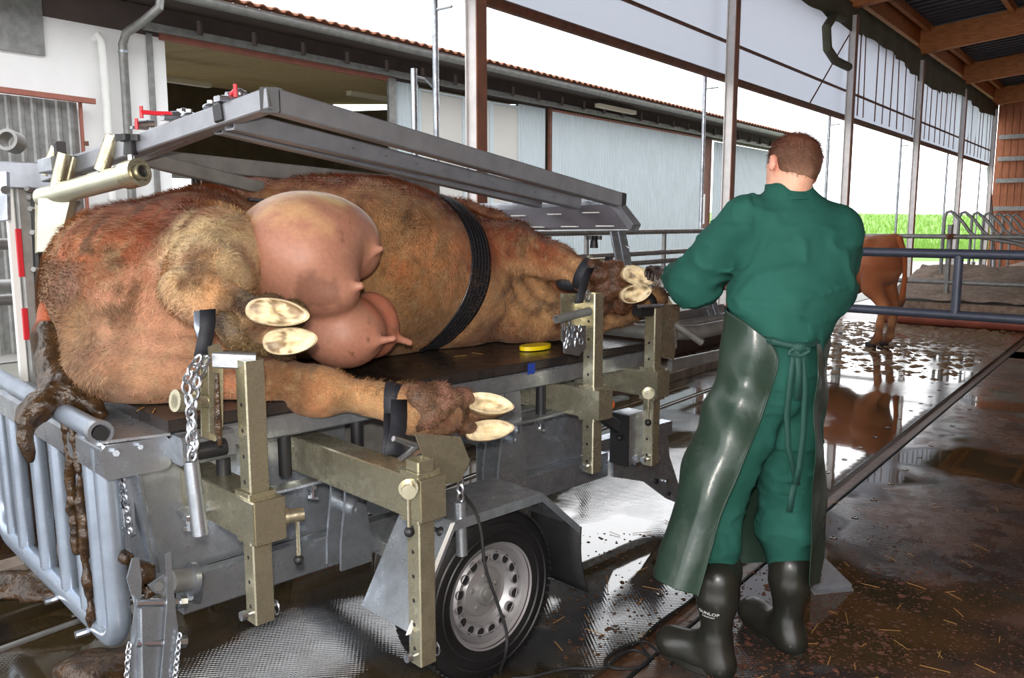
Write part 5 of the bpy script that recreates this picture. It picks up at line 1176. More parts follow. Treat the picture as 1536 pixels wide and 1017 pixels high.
# smooth
for _ in range(3): rows = [[(rows[i-1][j]+rows[i][j]*2+rows[(i+1) % nt_][j])/4 for j in range(ns+1)] for i in range(nt_)]
for r_ in rows:
    for p in r_: p.z = max(p.z, TZ+.003)
q.add([p for r_ in rows for p in r_], [[i*(ns+1)+j, ((i+1) % nt_)*(ns+1)+j, ((i+1) % nt_)*(ns+1)+j+1, i*(ns+1)+j+1] for i in range(nt_) for j in range(ns)])
belt = obj('belly_belt', q, M['beltm'] if 'beltm' in M else mat('belt_rubber', (.014, .015, .02), .22, bump=.1, bscale=100, nscale=30, namt=.4), smooth=60, thick=.008); tag(belt, 'wide shiny black belt strapped round the cow behind its shoulder', 'belt')
for j in (1, 2, 3, 4, 5):
    q = MB(); ctr = T(1.5, .76, 1.24); q.tube([r_[j]+((r_[j]-ctr)-TU*(r_[j]-ctr).dot(TU)).normalized()*.0045 for r_ in rows], .0035, 5, closed=True); obj('belt_rib', q, M['black'], belt)
# dark harness bag under the upper foreleg
q = MB(); q.ball(hb(858, 424, .12), .075, 14, 8, (1, 1, .55)); tag(obj('halter_pad', q, M['strap']), 'dark crumpled pad tucked under the raised foreleg', 'pad')
# loose black strap over the rump behind the udder
q = MB(); q.beam(hb(372, 299, .62), hb(424, 304, .58), .06, .012); tag(obj('rump_strap', q, M['strap']), 'black strap end lying over the hip above the udder', 'strap')
# ================================================================ THE MAN
man = thing('person', hz(1130, 985, 0), 'man in green overalls, dark green apron and black boots, seen from behind', 'person')
WX = (Vector((1, 0, 0)), Vector((0, 1, 0)), ZZ)
# ---- body: one continuous figure under the clothes
Bd = Blob(.0095)
hc = hy(1187, 252, 2.96); hF = Vector((-.34, .88, -.22)).normalized(); hU = (Vector((.24, .10, 1))-hF*Vector((.24, .10, 1)).dot(hF)).normalized(); hR = hF.cross(hU)
def H(r, f, u): return hc+hR*r+hF*f+hU*u
HA = (hR, hF, hU)
Bd.ell(H(0, -.008, .018), (.077, .096, .088), HA, .02); Bd.ell(H(0, .032, -.035), (.058, .062, .072), HA, .03); Bd.ell(H(0, .055, -.085), (.034, .034, .026), HA, .03)
Bd.cap(H(0, .092, .0), H(0, .115, -.032), .010, .014, .012); Bd.cap(H(-.035, .080, .018), H(.035, .080, .018), .014, .014, .014)
Bd.cap(H(-.018, .092, -.06), H(.018, .092, -.06), .009, .009, .008); Bd.ell(H(-.03, .092, .002), (.014, .01, .009), HA, .01, True); Bd.ell(H(.03, .092, .002), (.014, .01, .009), HA, .01, True)
for s in (-1, 1): Bd.ell(H(s*.088, -.010, -.008), (.013, .020, .033), HA, .006); Bd.ell(H(s*.097, -.002, -.004), (.005, .011, .018), HA, .004, True)
nk = hy(1182, 300, 2.95); Bd.cap(H(0, -.03, -.05), nk, .058, .062, .03); Bd.cap(nk, hy(1184, 330, 2.95), .062, .10, .05)
shL = hy(1118, 328, 2.92); shR = hy(1252, 348, 2.94); chest = hy(1184, 375, 2.94); hip = hy(1172, 545, 2.81)
Bd.ell(chest, (.15, .09, .15), WX, .06); Bd.cap(chest, hip, .085, .09, .06); Bd.cap(shL, shR, .055, .055, .04)
elL = hy(1038, 418, 3.12); wrL = hy(1003, 412, 3.42); elR = hy(1256, 436, 3.10); wrR = hy(1092, 424, 3.24)
Bd.chain([(shL, .06), (elL, .042), (wrL, .028)], .03); Bd.chain([(shR, .06), (elR, .042), (wrR, .028)], .03)
hpL = hy(1148, 570, 2.80); hpR = hy(1190, 570, 2.83); knL = hy(1086, 740, 2.78); knR = hy(1182, 735, 2.86); anL = hy(1074, 960, 2.68); anR = hy(1181, 935, 2.84)
Bd.chain([(hpL, .085), (knL, .055), (anL, .04)], .04); Bd.chain([(hpR, .085), (knR, .055), (anR, .04)], .04)
toL = Vector((anL.x-.13, anL.y+.10, .05)); toR = Vector((anR.x-.075, anR.y+.17, .05))
Bd.cap(anL-ZZ*.03, toL, .035, .025, .03); Bd.cap(anR-ZZ*.03, toR, .035, .025, .03)
P, Q = Bd.mesh(); C_ = L3(214, 160, 134)*np.ones((len(P), 1)); n1 = fbm(P, 12, 3, 71); n2 = fbm(P, 40, 2, 72)
blend((n1-.5)*1.2, L3(200, 130, 108))
for s in (-1, 1):
    d = np.linalg.norm(P-np.array(H(s*.083, -.004, -.006)), axis=1); blend(np.clip(1.3-d/.034, 0, 1)*.7, L3(206, 112, 100))
d = np.linalg.norm(P-np.array(H(0, .1, -.06)), axis=1); blend(np.clip(1.2-d/.025, 0, 1)*.6, L3(180, 96, 90))
M['skin'] = mat('skin', (.7, .4, .3), .5, attr='Col', nscale=60, namt=.08, bump=.05, bscale=200); M['skin'].node_tree.nodes['Principled BSDF'].inputs['Subsurface Weight'].default_value = .08
M['skin'].node_tree.nodes['Principled BSDF'].inputs['Subsurface Radius'].default_value = (.01, .004, .002)
blob_obj('body', P, Q, M['skin'], man, C_, 1)
for s in (-1, 1):
    q = MB(); q.ball(H(s*.031, .078, .003), .0125, 12, 8); q.ball(H(s*.031, .0855, .003), .0062, 10, 6, mi=1); obj('eye', q, [M['white'], M['black']], man)
# ---- short hair
Hr = Blob(.006)
Hr.ell(H(0, -.014, .030), (.083, .098, .086), HA, .02); Hr.ell(H(0, -.045, -.015), (.066, .062, .06), HA, .03)
Hr.ell(H(0, .115, -.03), (.10, .075, .085), HA, .012, True)
for s in (-1, 1): Hr.ell(H(s*.09, .012, -.025), (.028, .034, .045), HA, .01, True)
P, Q = Hr.mesh(lambda X: .006*(fbm(X, 60, 2, 81)-.5)+.004*(fbm(X, 18, 2, 82)-.5)); NR_ = normals(P, Q)
hgt = (P-np.array(hc))@np.array(hU)
HC = L3(96, 62, 44)*np.ones((len(P), 1)); C_ = HC; blend(np.clip((hgt-.02)/.07, 0, 1)*.6, L3(112, 60, 42)); blend(np.clip((-.02-hgt)/.04, 0, 1)*.7, L3(152, 112, 88)); C_ *= (.75+.5*fbm(P, 70, 2, 83))[:, None]
hr = blob_obj('hair', P, Q, mat('short_hair', (.1, .05, .03), .5, attr='Col', bump=.5, bscale=420), man, C_)
fc = P[Q].mean(1); fn = NR_[Q].mean(1); fcol = C_[Q].mean(1); NH = 9000; pick = rng.integers(0, len(fc), NH)
root = fc[pick]+rng.normal(0, .0025, (NH, 3)); nn = fn[pick]/np.linalg.norm(fn[pick], axis=1)[:, None]
flow = -np.array(hU)*.9-np.array(hF)*.35+(np.stack([fbm(root, 30, 2, 84), fbm(root, 30, 2, 85), fbm(root, 30, 2, 86)], 1)-.5)*2; flow -= nn*(flow*nn).sum(1)[:, None]; flow /= np.linalg.norm(flow, axis=1)[:, None]
ln = rng.uniform(.005, .011, NH)*(1+.8*(((root-np.array(hc))@np.array(hU)) > .03)); tip = root+(flow*.8+nn*.5)*ln[:, None]; sd_ = np.cross(nn, flow)*.0007
blob_obj('hair_tips', np.stack([root-sd_, root+sd_, tip], 1).reshape(-1, 3), np.arange(NH*3).reshape(-1, 3), M['coat'] if 'coat' in M else bpy.data.materials['coat_hair'], hr, np.repeat(fcol[pick]*(.8+.5*rng.random(NH))[:, None], 3, 0))['kind'] = 'stuff'
# ---- overalls
Cv = Blob(.0105)
Cv.ell(hy(1190, 372, 2.93), (.205, .135, .185), WX, .06); Cv.ell(hy(1180, 445, 2.88), (.205, .15, .15), WX, .06); Cv.ell(hy(1172, 492, 2.84), (.155, .135, .09), WX, .05); Cv.ell(hy(1232, 410, 2.92), (.10, .11, .14), WX, .06)
Cv.ell(hy(1170, 560, 2.80), (.135, .125, .16), WX, .05); Cv.cap(hy(1178, 480, 2.86), hy(1172, 540, 2.82), .115, .12, .04)
Cv.cap(shL+Vector((.02, 0, -.01)), shR-Vector((.0, 0, 0)), .075, .08, .05); Cv.cap(hy(1165, 315, 2.94), hy(1205, 316, 2.94), .06, .06, .05)
Cv.chain([(shL, .083), (shL.lerp(elL, .55)+ZZ*-.012, .084), (elL-ZZ*.012, .088), (elL.lerp(wrL, .5)-ZZ*.01, .062), (elL.lerp(wrL, .75), .045)], .03)
Cv.cap(elL+Vector((.05, -.02, -.03)), elL+Vector((.0, .0, -.035)), .06, .062, .04)
Cv.chain([(shR, .088), (elR+Vector((-.02, 0, 0)), .078), (elR.lerp(wrR, .6), .05)], .04)
Cv.chain([(hpL, .105), (knL.lerp(hpL, .5), .092), (knL+ZZ*.01, .076), (hy(1078, 812, 2.74), .072), (hy(1074, 850, 2.73), .070)], .03)
Cv.chain([(hpR, .105), (knR.lerp(hpR, .5), .100), (knR, .094), (hy(1180, 790, 2.87), .103), (hy(1183, 832, 2.87), .082)], .03)
nkc = hy(1184, 293, 2.945)
Cv.cap(hy(1172, 298, 2.93), hy(1198, 300, 2.93), .062, .06, .02); 
def cv_noise(X):
    n = .012*(fbm(X, 7, 3, 91)-.5)+.004*(fbm(X, 22, 2, 92)-.5)
    z = X[:, 2]; x = X[:, 0]
    XX = X+.05*(np.stack([fbm(X, 5, 2, 201), fbm(X, 5, 2, 202), fbm(X, 5, 2, 203)], 1)-.5)
    def ridge(v): return (1-np.abs(np.sin(v)))**2
    w = np.exp(-((z-1.11)/.07)**2); n += -w*.007*ridge(XX[:, 0]*52+z*6)
    A2 = fbm(X*np.array([1, 1, 2.2]), 6, 2, 95); n += -.010*np.clip(1-np.abs(A2-.5)*14, 0, 1)*(z > .4)
    A3 = fbm(X*np.array([1.0, 1, 2.6]), 9, 2, 97); n += -.008*np.clip(1-np.abs(A3-.5)*12, 0, 1)*(np.exp(-((z-.60)/.16)**2))
    e = np.linalg.norm(X-np.array(elL), axis=1); n += -np.exp(-(e/.13)**2)*.008*ridge((XX[:, 0]*.9+XX[:, 2])*45)
    xs = np.array(hy(1134, 360, 2.8))[0]; n += .007*np.exp(-((XX[:, 0]-xs-.02*(1.5-z))/.008)**2)*(z > 1.22)*(X[:, 1] < 2.93)
    return n
P, Q = Cv.mesh(cv_noise)
M['overall'] = mat('green_cotton', srgb(38, 86, 76), .85, nscale=5, col2=srgb(30, 76, 66), bump=.12, bscale=500, spec=.15)
ov = blob_obj('overalls', P, Q, M['overall'], man, None, 2)
# collar
def collar(i, j):
    a = -2.5+5.0*i; up = ZZ*.9-Vector((0, -.25, 0)); r1 = .078+.012*j
    return nkc-ZZ*.012+Vector((math.sin(a)*r1*1.02, -math.cos(a)*r1*.92, 0))+up*(.060*(1-j)-.004)+Vector((.0, -.012*j, 0))
b = MB(); b.grid(collar, 30, 4); obj('collar', b, M['overall'], man, thick=.004, smooth=60)
for pts in ([(1143, 330), (1138, 350), (1140, 380), (1137, 420)],):
    pass
# ---- apron
rows = [(505, [(1152, 2.675, 5), (1118, 2.70, -20), (1084, 2.84, -42), (1112, 3.03, -45), (1165, 3.06, -45), (1215, 3.02, -40), (1244, 2.86, 0), (1229, 2.72, 0)]),
        (540, [(1167, 2.665, 0), (1120, 2.67, 0), (1079, 2.82, 0), (1110, 3.0, 0), (1165, 3.03, 0), (1215, 3.0, 0), (1244, 2.86, 0), (1226, 2.63, 0)]),
        (600, [(1150, 2.63, 0), (1100, 2.64, 0), (1058, 2.78, 0), (1095, 2.98, 0), (1165, 3.03, 0), (1212, 3.0, 0), (1240, 2.86, 0), (1224, 2.61, 0)]),
        (680, [(1120, 2.59, 0), (1072, 2.60, 0), (1031, 2.75, 0), (1080, 2.97, 0), (1160, 3.03, 0), (1210, 3.0, 0), (1236, 2.88, 0), (1221, 2.64, 0)]),
        (770, [(1082, 2.56, 0), (1040, 2.57, 0), (1003, 2.70, 0), (1060, 2.96, 0), (1155, 3.03, 0), (1208, 3.02, 0), (1236, 2.92, 0), (1219, 2.68, 0)]),
        (850, [(1056, 2.53, 8), (1018, 2.54, 6), (984, 2.66, 0), (1045, 2.92, -10), (1150, 3.0, -14), (1205, 3.0, -4), (1232, 2.90, 12), (1217, 2.70, 18)]),
        (872, [(1045, 2.52, 22), (1008, 2.53, 10), (983, 2.65, -10), (1045, 2.92, -25), (1150, 3.0, -32), (1205, 3.0, -18), (1230, 2.90, 0), (1217, 2.70, 8)])]
RW = [[hy(x, y+dy, Yv) for x, Yv, dy in r] for y, r in rows]
def cr(p, t):
    n = len(p)-1; f = t*n; i = min(int(f), n-1); f -= i; g = lambda k: p[max(0, min(n, k))]
    a, b_, c, d = g(i-1), g(i), g(i+1), g(i+2)
    return (b_*2+(c-a)*f+(a*2-b_*5+c*4-d)*f*f+(b_*3-a-c*3+d)*f**3)*.5
def apr(i, j):
    P = cr([cr(r, i) for r in RW], j); a = np.array(P)
    nz = (float(fbm(a[None], 5, 3, 101)[0])-.5)*.035*min(1, j*2+.25)+.007*math.sin((P.x*.8+P.z*.5)*34+2*math.sin(P.z*7))*(1-.5*j)
    c = hy(1160, 600, 2.83); d = Vector((P.x-c.x, P.y-c.y, 0)).normalized(); return P+d*nz
b = MB(); b.grid(apr, 90, 60)
M['apron'] = mat('dark_green_pvc', srgb(34, 52, 43), .32, nscale=5, col2=srgb(42, 60, 50), bump=.3, bscale=14, spec=.5, rvar=.06)
ap = obj('apron', b, M['apron'], man, thick=.003, smooth=70); ap['label'] = 'shiny dark green rubber apron reaching below the knees'
b = MB(); b.tube([apr(.0, j/40)+Vector((0, -.003, 0)) for j in range(41)], .0032, 6); obj('apron_hem', b, M['apron'], ap)
b = MB()
b.grid(lambda i, j: hy(1135+i*95, 505-j*135, 3.12), 10, 10); obj('apron_bib', b, M['apron'], ap, thick=.003)
M['tie'] = mat('green_apron_tie', srgb(22, 66, 58), .7, bump=.2, bscale=200)
def man_rib(pts, w, name='apron_tie', wd=Vector((1, 0, 0))):
    pts = [Vector(p) for p in pts]; q = MB(); n = len(pts)
    q.add([p-wd*w/2 for p in pts]+[p+wd*w/2 for p in pts], [[i, i+1, n+i+1, n+i] for i in range(n-1)]); return obj(name, q, M['tie'], man, thick=.003, smooth=60)
YT = 2.655
tiep = [hy(1146, 508, 2.70), hy(1160, 512, YT), hy(1180, 517, YT-.005), hy(1200, 520, YT-.005), hy(1218, 518, 2.68), hy(1229, 512, 2.74)]
q = MB(); q.tube(tiep, .011, 8, rs=[.008, .013, .011, .014, .010, .007]); obj('apron_tie', q, M['tie'], man)
q = MB(); q.ball(hy(1199, 521, YT-.015), .022, 12, 8, (1.2, .7, .8)); q.tube([hy(1199, 521, YT-.02)+Vector((math.sin(t)*.03*(1+.3*math.sin(2*t)), 0, math.cos(t)*.014-.014)) for t in [i*.5236 for i in range(13)]], .007, 6); obj('tie_knot', q, M['tie'], man)
man_rib([hy(1192, 524, YT-.02), hy(1186, 570, YT), hy(1180, 620, YT+.02), hy(1182, 670, YT+.03), hy(1196, 727, YT+.04)], .020)
man_rib([hy(1204, 524, YT-.02), hy(1208, 580, YT), hy(1205, 650, YT+.02), hy(1199, 700, YT+.03), hy(1192, 728, YT+.035)], .020)
man_rib([hy(1192, 727, YT+.03), hy(1188, 745, YT+.03), hy(1184, 768, YT+.03)], .022)
man_rib([hy(1197, 524, YT-.022), hy(1199, 560, YT-.01), hy(1196, 600, YT)], .022)
# ---- boots
M['boot'] = mat('black_boot_rubber', (.012, .013, .011), .33, nscale=14, col2=(.022, .021, .016), bump=.06, bscale=60, spec=.5)
def boot(kn, an, toe, top_px, side):
    q = Blob(.009); g0 = Vector((an.x+.012, an.y-.02, .035))
    q.chain([(top_px, .072), (an+ZZ*.16, .067), (an+ZZ*.03, .05)], .03); q.cap(an, g0, .048, .045, .03); q.ell(toe+Vector((0, 0, .0)), (.052, .052, .040), WX, .03); q.cap(g0, toe, .046, .040, .04); q.cap(an-ZZ*.02, toe+ZZ*.015, .045, .034, .04); q.cap(g0-ZZ*.012, toe-ZZ*.01, .05, .046, .01)
    q.cap(top_px+ZZ*.0, top_px+ZZ*.006, .076, .076, .006); q.cap(an+ZZ*.21, an+ZZ*.215, .070, .070, .012)
    P, Q = q.mesh(lambda X: .004*(fbm(X, 14, 2, 111)-.5)); P[:, 2] = np.maximum(P[:, 2], .003)
    o = blob_obj('boot', P, Q, M['boot'], man, None, 1)
    s = MB(); d = (toe-g0).normalized(); sd = d.cross(ZZ); pts = []
    for k in range(20):
        a = 2*math.pi*k/20; ln = (toe-g0).length/2+.052; c = (g0+toe)/2; pts.append(Vector((c.x, c.y, .012))+Vector((d.x, d.y, 0))*math.cos(a)*ln+sd*math.sin(a)*.053*(1-.1*math.cos(a)))
    s.plate(pts, ZZ, .022); obj('sole', s, M['boot'], o); return o
tpL = hy(1080, 856, 2.735); tpR = hy(1184, 842, 2.865)
bl = boot(knL, anL, toL, tpL, -1); br = boot(knR, anR, toR, tpR, 1)
# lettering on the left boot shaft
def text3d(s, P, right, up, size, m, parent, name='lettering', cyl=None):
    cu_ = bpy.data.curves.new('t', 'FONT'); cu_.body = s; cu_.size = size; cu_.extrude = .0004; cu_.align_x = 'CENTER'; cu_.align_y = 'CENTER'; cu_.resolution_u = 2
    to = bpy.data.objects.new('t', cu_); COL.objects.link(to); dg = bpy.context.evaluated_depsgraph_get(); me = bpy.data.meshes.new_from_object(to.evaluated_get(dg)); bpy.data.objects.remove(to)
    nrm = right.cross(up); 
    if cyl:
        from mathutils.bvhtree import BVHTree
        W_ = wloc(parent); bv = BVHTree.FromPolygons([tuple(v.co+W_) for v in parent.data.vertices], [tuple(p.vertices) for p in parent.data.polygons])
    for v in me.vertices:
        x, y, z = v.co
        if cyl:
            c, R_ = cyl; a = x/R_; dr = nrm*math.cos(a)+right*math.sin(a); hh = bv.ray_cast(c+up*y+dr*.3, -dr)
            v.co = (hh[0] if hh[0] else c+up*y+dr*R_)+dr*(.0022+z)-P
        else: v.co = right*x+up*y+nrm*z
    me.materials.clear(); me.materials.append(m); o = bpy.data.objects.new(name, me); COL.objects.link(o); o.parent = parent; o.location = P-wloc(parent); return o
bz = hy(1052, 914, 2.66).z; fr_ = (bz-anL.z)/(tpL.z-anL.z); cc = anL.lerp(tpL, fr_); rgt = Vector((.86, -.50, 0)).normalized()
M['print'] = mat('pale_print', srgb(200, 205, 205), .6)
for dz, s, sz in ((.0, 'DUNLOP', .016), (-.014, 'PUROFORT', .008)):
    Pc = Vector((cc.x-.008, cc.y, bz+dz)); text3d(s, Pc, rgt, ZZ, sz, M['print'], bl, cyl=(Pc, .0795))
# ---- gloved hands
def hand(wr, d, palm_n, m, name, curl=1., s=1.):
    d = Vector(d).normalized(); pn = Vector(palm_n); pn = (pn-d*pn.dot(d)).normalized(); sd = d.cross(pn); q = Blob(.0045)
    q.cap(wr-d*.05, wr, .034, .031, .015); pc = wr+d*.045; q.ell(pc, (.043*s, .048, .018), (sd, d, pn), .015)
    for k, (off, l0, r) in enumerate([(-.031, .062, .0085), (-.0105, .076, .009), (.0105, .072, .009), (.031, .056, .0078)]):
        b0 = pc+d*.036+sd*off; d1 = (d*.85+pn*.5*curl).normalized(); d2 = (d*.1+pn*1.0*curl).normalized(); d3 = (-d*.6+pn*.7*curl).normalized()
        p1 = b0+d1*l0*.45; p2 = p1+d2*l0*.36; p3 = p2+d3*l0*.28; q.chain([(b0, r+.001), (p1, r), (p2, r*.95), (p3, r*.85)], .004)
    t0 = wr+d*.02-sd*.03; t1 = t0-sd*.03+d*.03+pn*.012; t2 = t1+d*.028+pn*.02+sd*.006; q.chain([(t0, .014), (t1, .0115), (t2, .0095)], .006)
    P, Q = q.mesh(); o = blob_obj(name, P, Q, m, man, None, 1); return o
M['glove'] = mat('dark_wet_glove', srgb(52, 40, 36), .4, nscale=30, namt=.4, bump=.3, bscale=120)
hand(hy(1000, 412, 3.46), Vector((-.30, .75, .25)), Vector((-.2, .1, -1)), M['glove'], 'glove')
hand(hy(1080, 424, 3.27), Vector((-.75, .55, -.15)), Vector((-.3, .2, -1)), mat('brown_glove', srgb(120, 62, 48), .5, nscale=30, namt=.4), 'glove')
# ================================================================ THE STANDING COW
c2 = thing('cow', Vector((4.35, 10.4, 0)), 'red-brown cow standing behind the blue-grey tube gate', 'cow')
K = Blob(.022)
# seen from behind at an angle: rump at right, body running left and away
rd = Vector((-.60, .80, 0)).normalized(); sdv = Vector((-rd.y, rd.x, 0)); RX = (rd, sdv, ZZ)
rp_ = hy(1325, 400, 10.3); rp_.z = 1.02
def k2(f, s, z): return Vector((rp_.x, rp_.y, 0))+rd*f+sdv*s+ZZ*z
K.ell(k2(.0, 0, 1.06), (.24, .26, .30), RX, .1); K.ell(k2(.70, 0, .95), (.62, .36, .40), RX, .15); K.ell(k2(1.2, 0, 1.0), (.34, .28, .34), RX, .12)
K.cap(k2(-.05, 0, 1.27), k2(.9, 0, 1.26), .09, .12, .1); K.ell(k2(-.12, .0, 1.34), (.07, .045, .06), RX, .05); K.cap(k2(.12, .16, 1.26), k2(.12, -.16, 1.26), .08, .08, .06)
for s in (-1, 1):
    K.chain([(k2(.02, s*.15, 1.0), .17), (k2(.04, s*.16, .74), .115), (k2(-.12, s*.14, .52), .062), (k2(-.08, s*.14, .30), .042), (k2(-.06, s*.14, .12), .048), (k2(.0, s*.14, .05), .05)], .05)
    K.chain([(k2(1.32, s*.15, .85), .13), (k2(1.34, s*.15, .55), .07), (k2(1.36, s*.15, .42), .06), (k2(1.36, s*.15, .14), .042), (k2(1.40, s*.15, .05), .05)], .05)
K.chain([(k2(1.4, 0, 1.12), .22), (k2(1.75, 0, 1.2), .15), (k2(1.95, 0, 1.28), .13)], .1); K.chain([(k2(1.95, 0, 1.3), .13), (k2(2.12, 0, 1.12), .10), (k2(2.25, 0, .95), .075)], .06)
for s in (-1, 1): K.cap(k2(1.92, s*.1, 1.34), k2(1.9, s*.25, 1.32), .035, .02, .02)
P, Q = K.mesh(lambda X: .012*(fbm(X, 5, 3, 121)-.5)); P[:, 2] = np.maximum(P[:, 2], .02)
C_ = L3(150, 84, 48)*np.ones((len(P), 1)); n1 = fbm(P, 4, 3, 122); n2 = fbm(P, 14, 3, 123)
blend((.80-P[:, 2])*2.2+(n1-.5)*.5, L3(146, 84, 46)); blend((.55-P[:, 2])*3, L3(178, 130, 90)); blend((.28-P[:, 2])*7+(n2-.5)*3, L3(70, 48, 34)); blend((n1-.6)*2, L3(150, 78, 40))
rear = (P-np.array(k2(0, 0, 0)))@np.array(rd); blend(np.clip(.0-rear, 0, .2)*3*(P[:, 2] < .95), L3(186, 120, 76))
blob_obj('body', P, Q, M['hide'], c2, C_, 1)
tl_ = Blob(.014); tl_.chain([(k2(-.18, 0, 1.34), .04), (k2(-.26, 0, 1.15), .032), (k2(-.27, -.02, .85), .026), (k2(-.25, -.02, .6), .04), (k2(-.24, -.02, .48), .02)], .03)
P, Q = tl_.mesh(); C_ = L3(160, 84, 42)*np.ones((len(P), 1)); blend((.7-P[:, 2])*6, L3(80, 50, 34)); blob_obj('tail', P, Q, M['hide'], c2, C_, 1)
for f, s in ((.0, -.14), (.0, .14), (1.40, -.15), (1.40, .15)):
    for e in (-.022, .022): q = MB(); P0_ = k2(f+.02, s+e, .0); q.beam(P0_+ZZ*.002-rd*.05, P0_+ZZ*.002+rd*.055, .04, .06, c=.012); o = obj('hoof', q, M['black'], c2); o.location.z += .03
# ================================================================ FLOOR CLUTTER
def scatter(name, label, cat, n, fn, size, m, flat=.35, seed=1):
    r = np.random.default_rng(seed); q = MB()
    for i in range(n):
        x, y = fn(r); s = size*(.35+r.random()**2*1.4); a = r.random()*6.28; k = 6; pts = []
        c = Vector((x, y, .001)); up = c+ZZ*s*flat; vs = []
        for j in range(k): t = a+j*2*math.pi/k; vs.append(c+Vector((math.cos(t), math.sin(t), 0))*s*(.6+.6*r.random()))
        n0 = len(q.v); q.add(vs+[v*.55+up*.45+ZZ*s*flat*.35*r.random() for v in vs]+[up+ZZ*s*.1], [[j, (j+1) % k, k+(j+1) % k, k+j] for j in range(k)]+[[k+j, k+(j+1) % k, 2*k] for j in range(k)])
    o = obj(name, q, m, smooth=60, origin=(0, 0, 0)); return tag(o, label, cat, kind='stuff')
M['crumb'] = mat('red_brown_crumbs', srgb(104, 62, 44), .7, nscale=30, col2=srgb(70, 44, 32), bump=.6, bscale=160)
M['crumb2'] = mat('brown_crumbs', srgb(92, 62, 38), .6, nscale=20, col2=srgb(60, 40, 24), bump=.6, bscale=120)
def px_region(x0, x1, y0, y1, p=1.):
    def f(r):
        for _ in range(60):
            x = x0+(x1-x0)*r.random(); y = y0+(y1-y0)*r.random()**p; P = hz(x, y, 0)
            if r.random() < .25+.75*float(vnoise(np.array([P.x, P.y, 0.]), 2.2, 5))**2*2: return P.x, P.y
        return P.x, P.y
    return f
scatter('dung_crumbs', 'fine reddish crumbs strewn over the near right mat', 'crumbs', 5200, px_region(1060, 1600, 780, 1100, .8), .0046, M['crumb'], seed=2)
scatter('dung_crumbs', 'coarse reddish dung lumps lying around the boots', 'crumbs', 200, px_region(1110, 1400, 850, 1010), .011, M['crumb'], seed=3)
scatter('hay_crumbs', 'scattered brown bits on the wet mat beside the wheel', 'crumbs', 420, px_region(820, 1060, 800, 990), .007, M['crumb2'], seed=4)
scatter('dung_litter', 'trampled brown dung litter under the standing cow', 'litter', 1500, lambda r: (lambda t, d: tuple(S(t, d, 0))[:2])(3.4+r.random()**.7*4.9, -.6-r.random()*2.3), .042, M['dungdry'], .18, seed=5)
scatter('dung_litter', 'brown dung litter beyond the mats at right', 'litter', 160, lambda r: (lambda t, d: tuple(S(t, d, 0))[:2])(4.5+r.random()*3.8, -3.3-r.random()*3.3), .045, M['dungdry'], .18, seed=6)
r = np.random.default_rng(9); q = MB()
for i in range(85):
    if i < 40: P = hz(1080+r.random()*450, 740+r.random()*290, 0)
    elif i < 70: P = S(3.5+r.random()*4.5, -.8-r.random()*2.4, 0)
    else: P = hz(820+r.random()*200, 780+r.random()*200, 0)
    a = r.random()*3.14; d = Vector((math.cos(a), math.sin(a), 0))*(.015+.035*r.random()); P = P+ZZ*.004
    q.beam(P-d, P+d+ZZ*.004, .0028, .0018, c=.0002)
tag(obj('straw_stalks', q, M['straw'], origin=(0, 0, 0)), 'single pale straw stalks scattered on the floor', 'straw', kind='stuff')
q = MB()
for x, y, b_ in ((445, 560, .1), (470, 561, .05), (690, 505, .3), (716, 500, .3), (210, 596, .2), (230, 600, .15)):
    P = hb(x, y, b_); P.z = TZ+.004; d = (TU*r.normal()+TV*r.normal()).normalized()*.03; q.beam(P-d, P+d, .003, .002, c=.0003)
tag(obj('straw_stalks', q, M['straw'], origin=(0, 0, 0)), 'few straw stalks lying on the table mat', 'straw', kind='stuff')
# larger dung heaps
def heap(c, rx, ry, h, seed, m, name, label):
    q = Blob(max(.012, rx*.09)); r = np.random.default_rng(seed)
    for k in range(14): a = r.random()*6.28; f = r.random()**.6; s = .45-.2*f; q.ell(Vector((c.x+math.cos(a)*rx*f*.7, c.y+math.sin(a)*ry*f*.7, c.z)), (rx*s, ry*s, h*(1-.6*f)), WX, .02)
    P, Q = q.mesh(lambda X: .03*(fbm(X, 24, 3, seed)-.5)); P[:, 2] = np.maximum(P[:, 2], c.z-.01)
    return tag(blob_obj(name, P, Q, m), label, 'manure')
heap(hz(40, 880, .10), .40, .16, .07, 5, M['dung'], 'manure_heap', 'wet manure heaped on the kerb at the left edge')
heap(hz(150, 1000, .0), .22, .16, .05, 6, M['dung'], 'manure_heap', 'flat manure heap beside the jack on the mat')
heap(hz(215, 840, .44), .05, .05, .05, 8, M['dungdry'], 'manure_lump', 'small crumbly manure lump caught between the jack cheeks') if False else None
q = Blob(.009)
for x, y, r_ in ((190, 835, .022), (210, 852, .024), (222, 862, .026), (208, 878, .02), (226, 888, .018)): q.ell(hb(x, y, .06), (r_, r_, r_), WX, .02)
P, Q = q.mesh(lambda X: .03*(fbm(X, 40, 2, 9)-.5)); o = blob_obj('caked_dung', P, Q, M['dung'], tab); o['label'] = 'brown dung caked behind the jack'
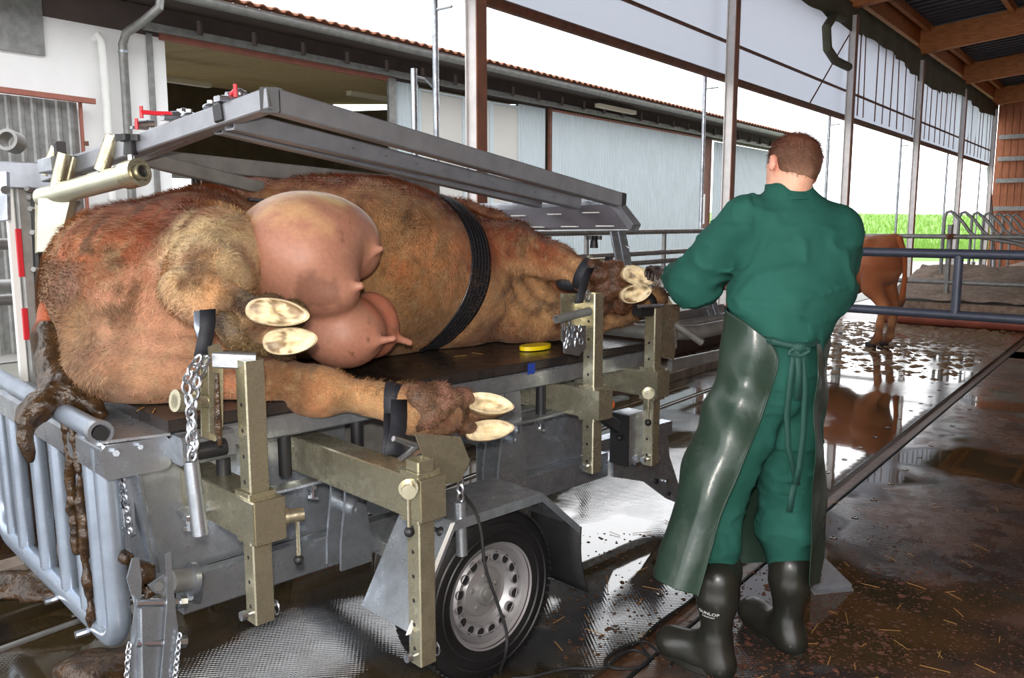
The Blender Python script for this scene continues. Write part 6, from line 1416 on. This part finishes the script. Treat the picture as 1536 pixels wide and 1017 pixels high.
# cable
pts = [hb(690, 735, -.45), hb(712, 765, -.52), hb(722, 800, -.56), hb(728, 850, -.58), hb(748, 910, -.6), hb(760, 950, -.62), hb(758, 985, -.62)]
fl2 = [hz(x, y, .006) for x, y in ((752, 1012), (790, 1016), (850, 1003), (905, 1002), (925, 985), (950, 975), (972, 985), (965, 998), (940, 1003), (915, 1000), (908, 990), (930, 972), (965, 962), (985, 975), (1010, 985), (1005, 1000))]
f3 = [hz(x, y, .006) for x, y in ((975, 985), (962, 965), (975, 945), (1000, 925), (1030, 905), (1060, 880), (1090, 862))]
def smoothpath(p, n=6):
    out = []
    for i in range(len(p)-1):
        for k in range(n):
            g = lambda j: p[max(0, min(len(p)-1, j))]; f = k/n; a, b_, c, d = g(i-1), g(i), g(i+1), g(i+2); out.append((b_*2+(c-a)*f+(a*2-b_*5+c*4-d)*f*f+(b_*3-a-c*3+d)*f**3)*.5)
    return out+[p[-1]]
cab = thing('power_cable', hz(850, 1003, 0), 'thin black cable running down past the wheel and looping on the floor', 'cable')
q = MB(); q.tube(smoothpath(pts+fl2), .005, 8); obj('cable_run', q, M['rubber'], cab); q = MB(); q.tube(smoothpath(f3), .005, 8); obj('cable_branch', q, M['rubber'], cab)
# steel foot on the floor right of the boots
q = MB(); A = hz(1218, 886, 0); Bq = hz(1276, 882, 0); q.plate([A+ZZ*.002, Bq+ZZ*.002, Bq+ZZ*.02, A.lerp(Bq, .35)+ZZ*.13, A+ZZ*.17], (Bq-A).cross(ZZ), .014); q.plate([A+ZZ*.004-Vector((0, .04, 0)), Bq+ZZ*.004-Vector((0, .03, 0)), Bq+ZZ*.004+Vector((0, .03, 0)), A+ZZ*.004+Vector((0, .04, 0))], ZZ, .008)
tag(obj('floor_wedge', q, M['galv']), 'wedge-shaped galvanised steel foot on the floor right of the boots', 'wedge')
# grate openings in the mat near the jack
for pts in (((262, 975), (350, 938), (350, 968), (300, 1000)), ((345, 945), (352, 933), (376, 952), (366, 960))):
    pass
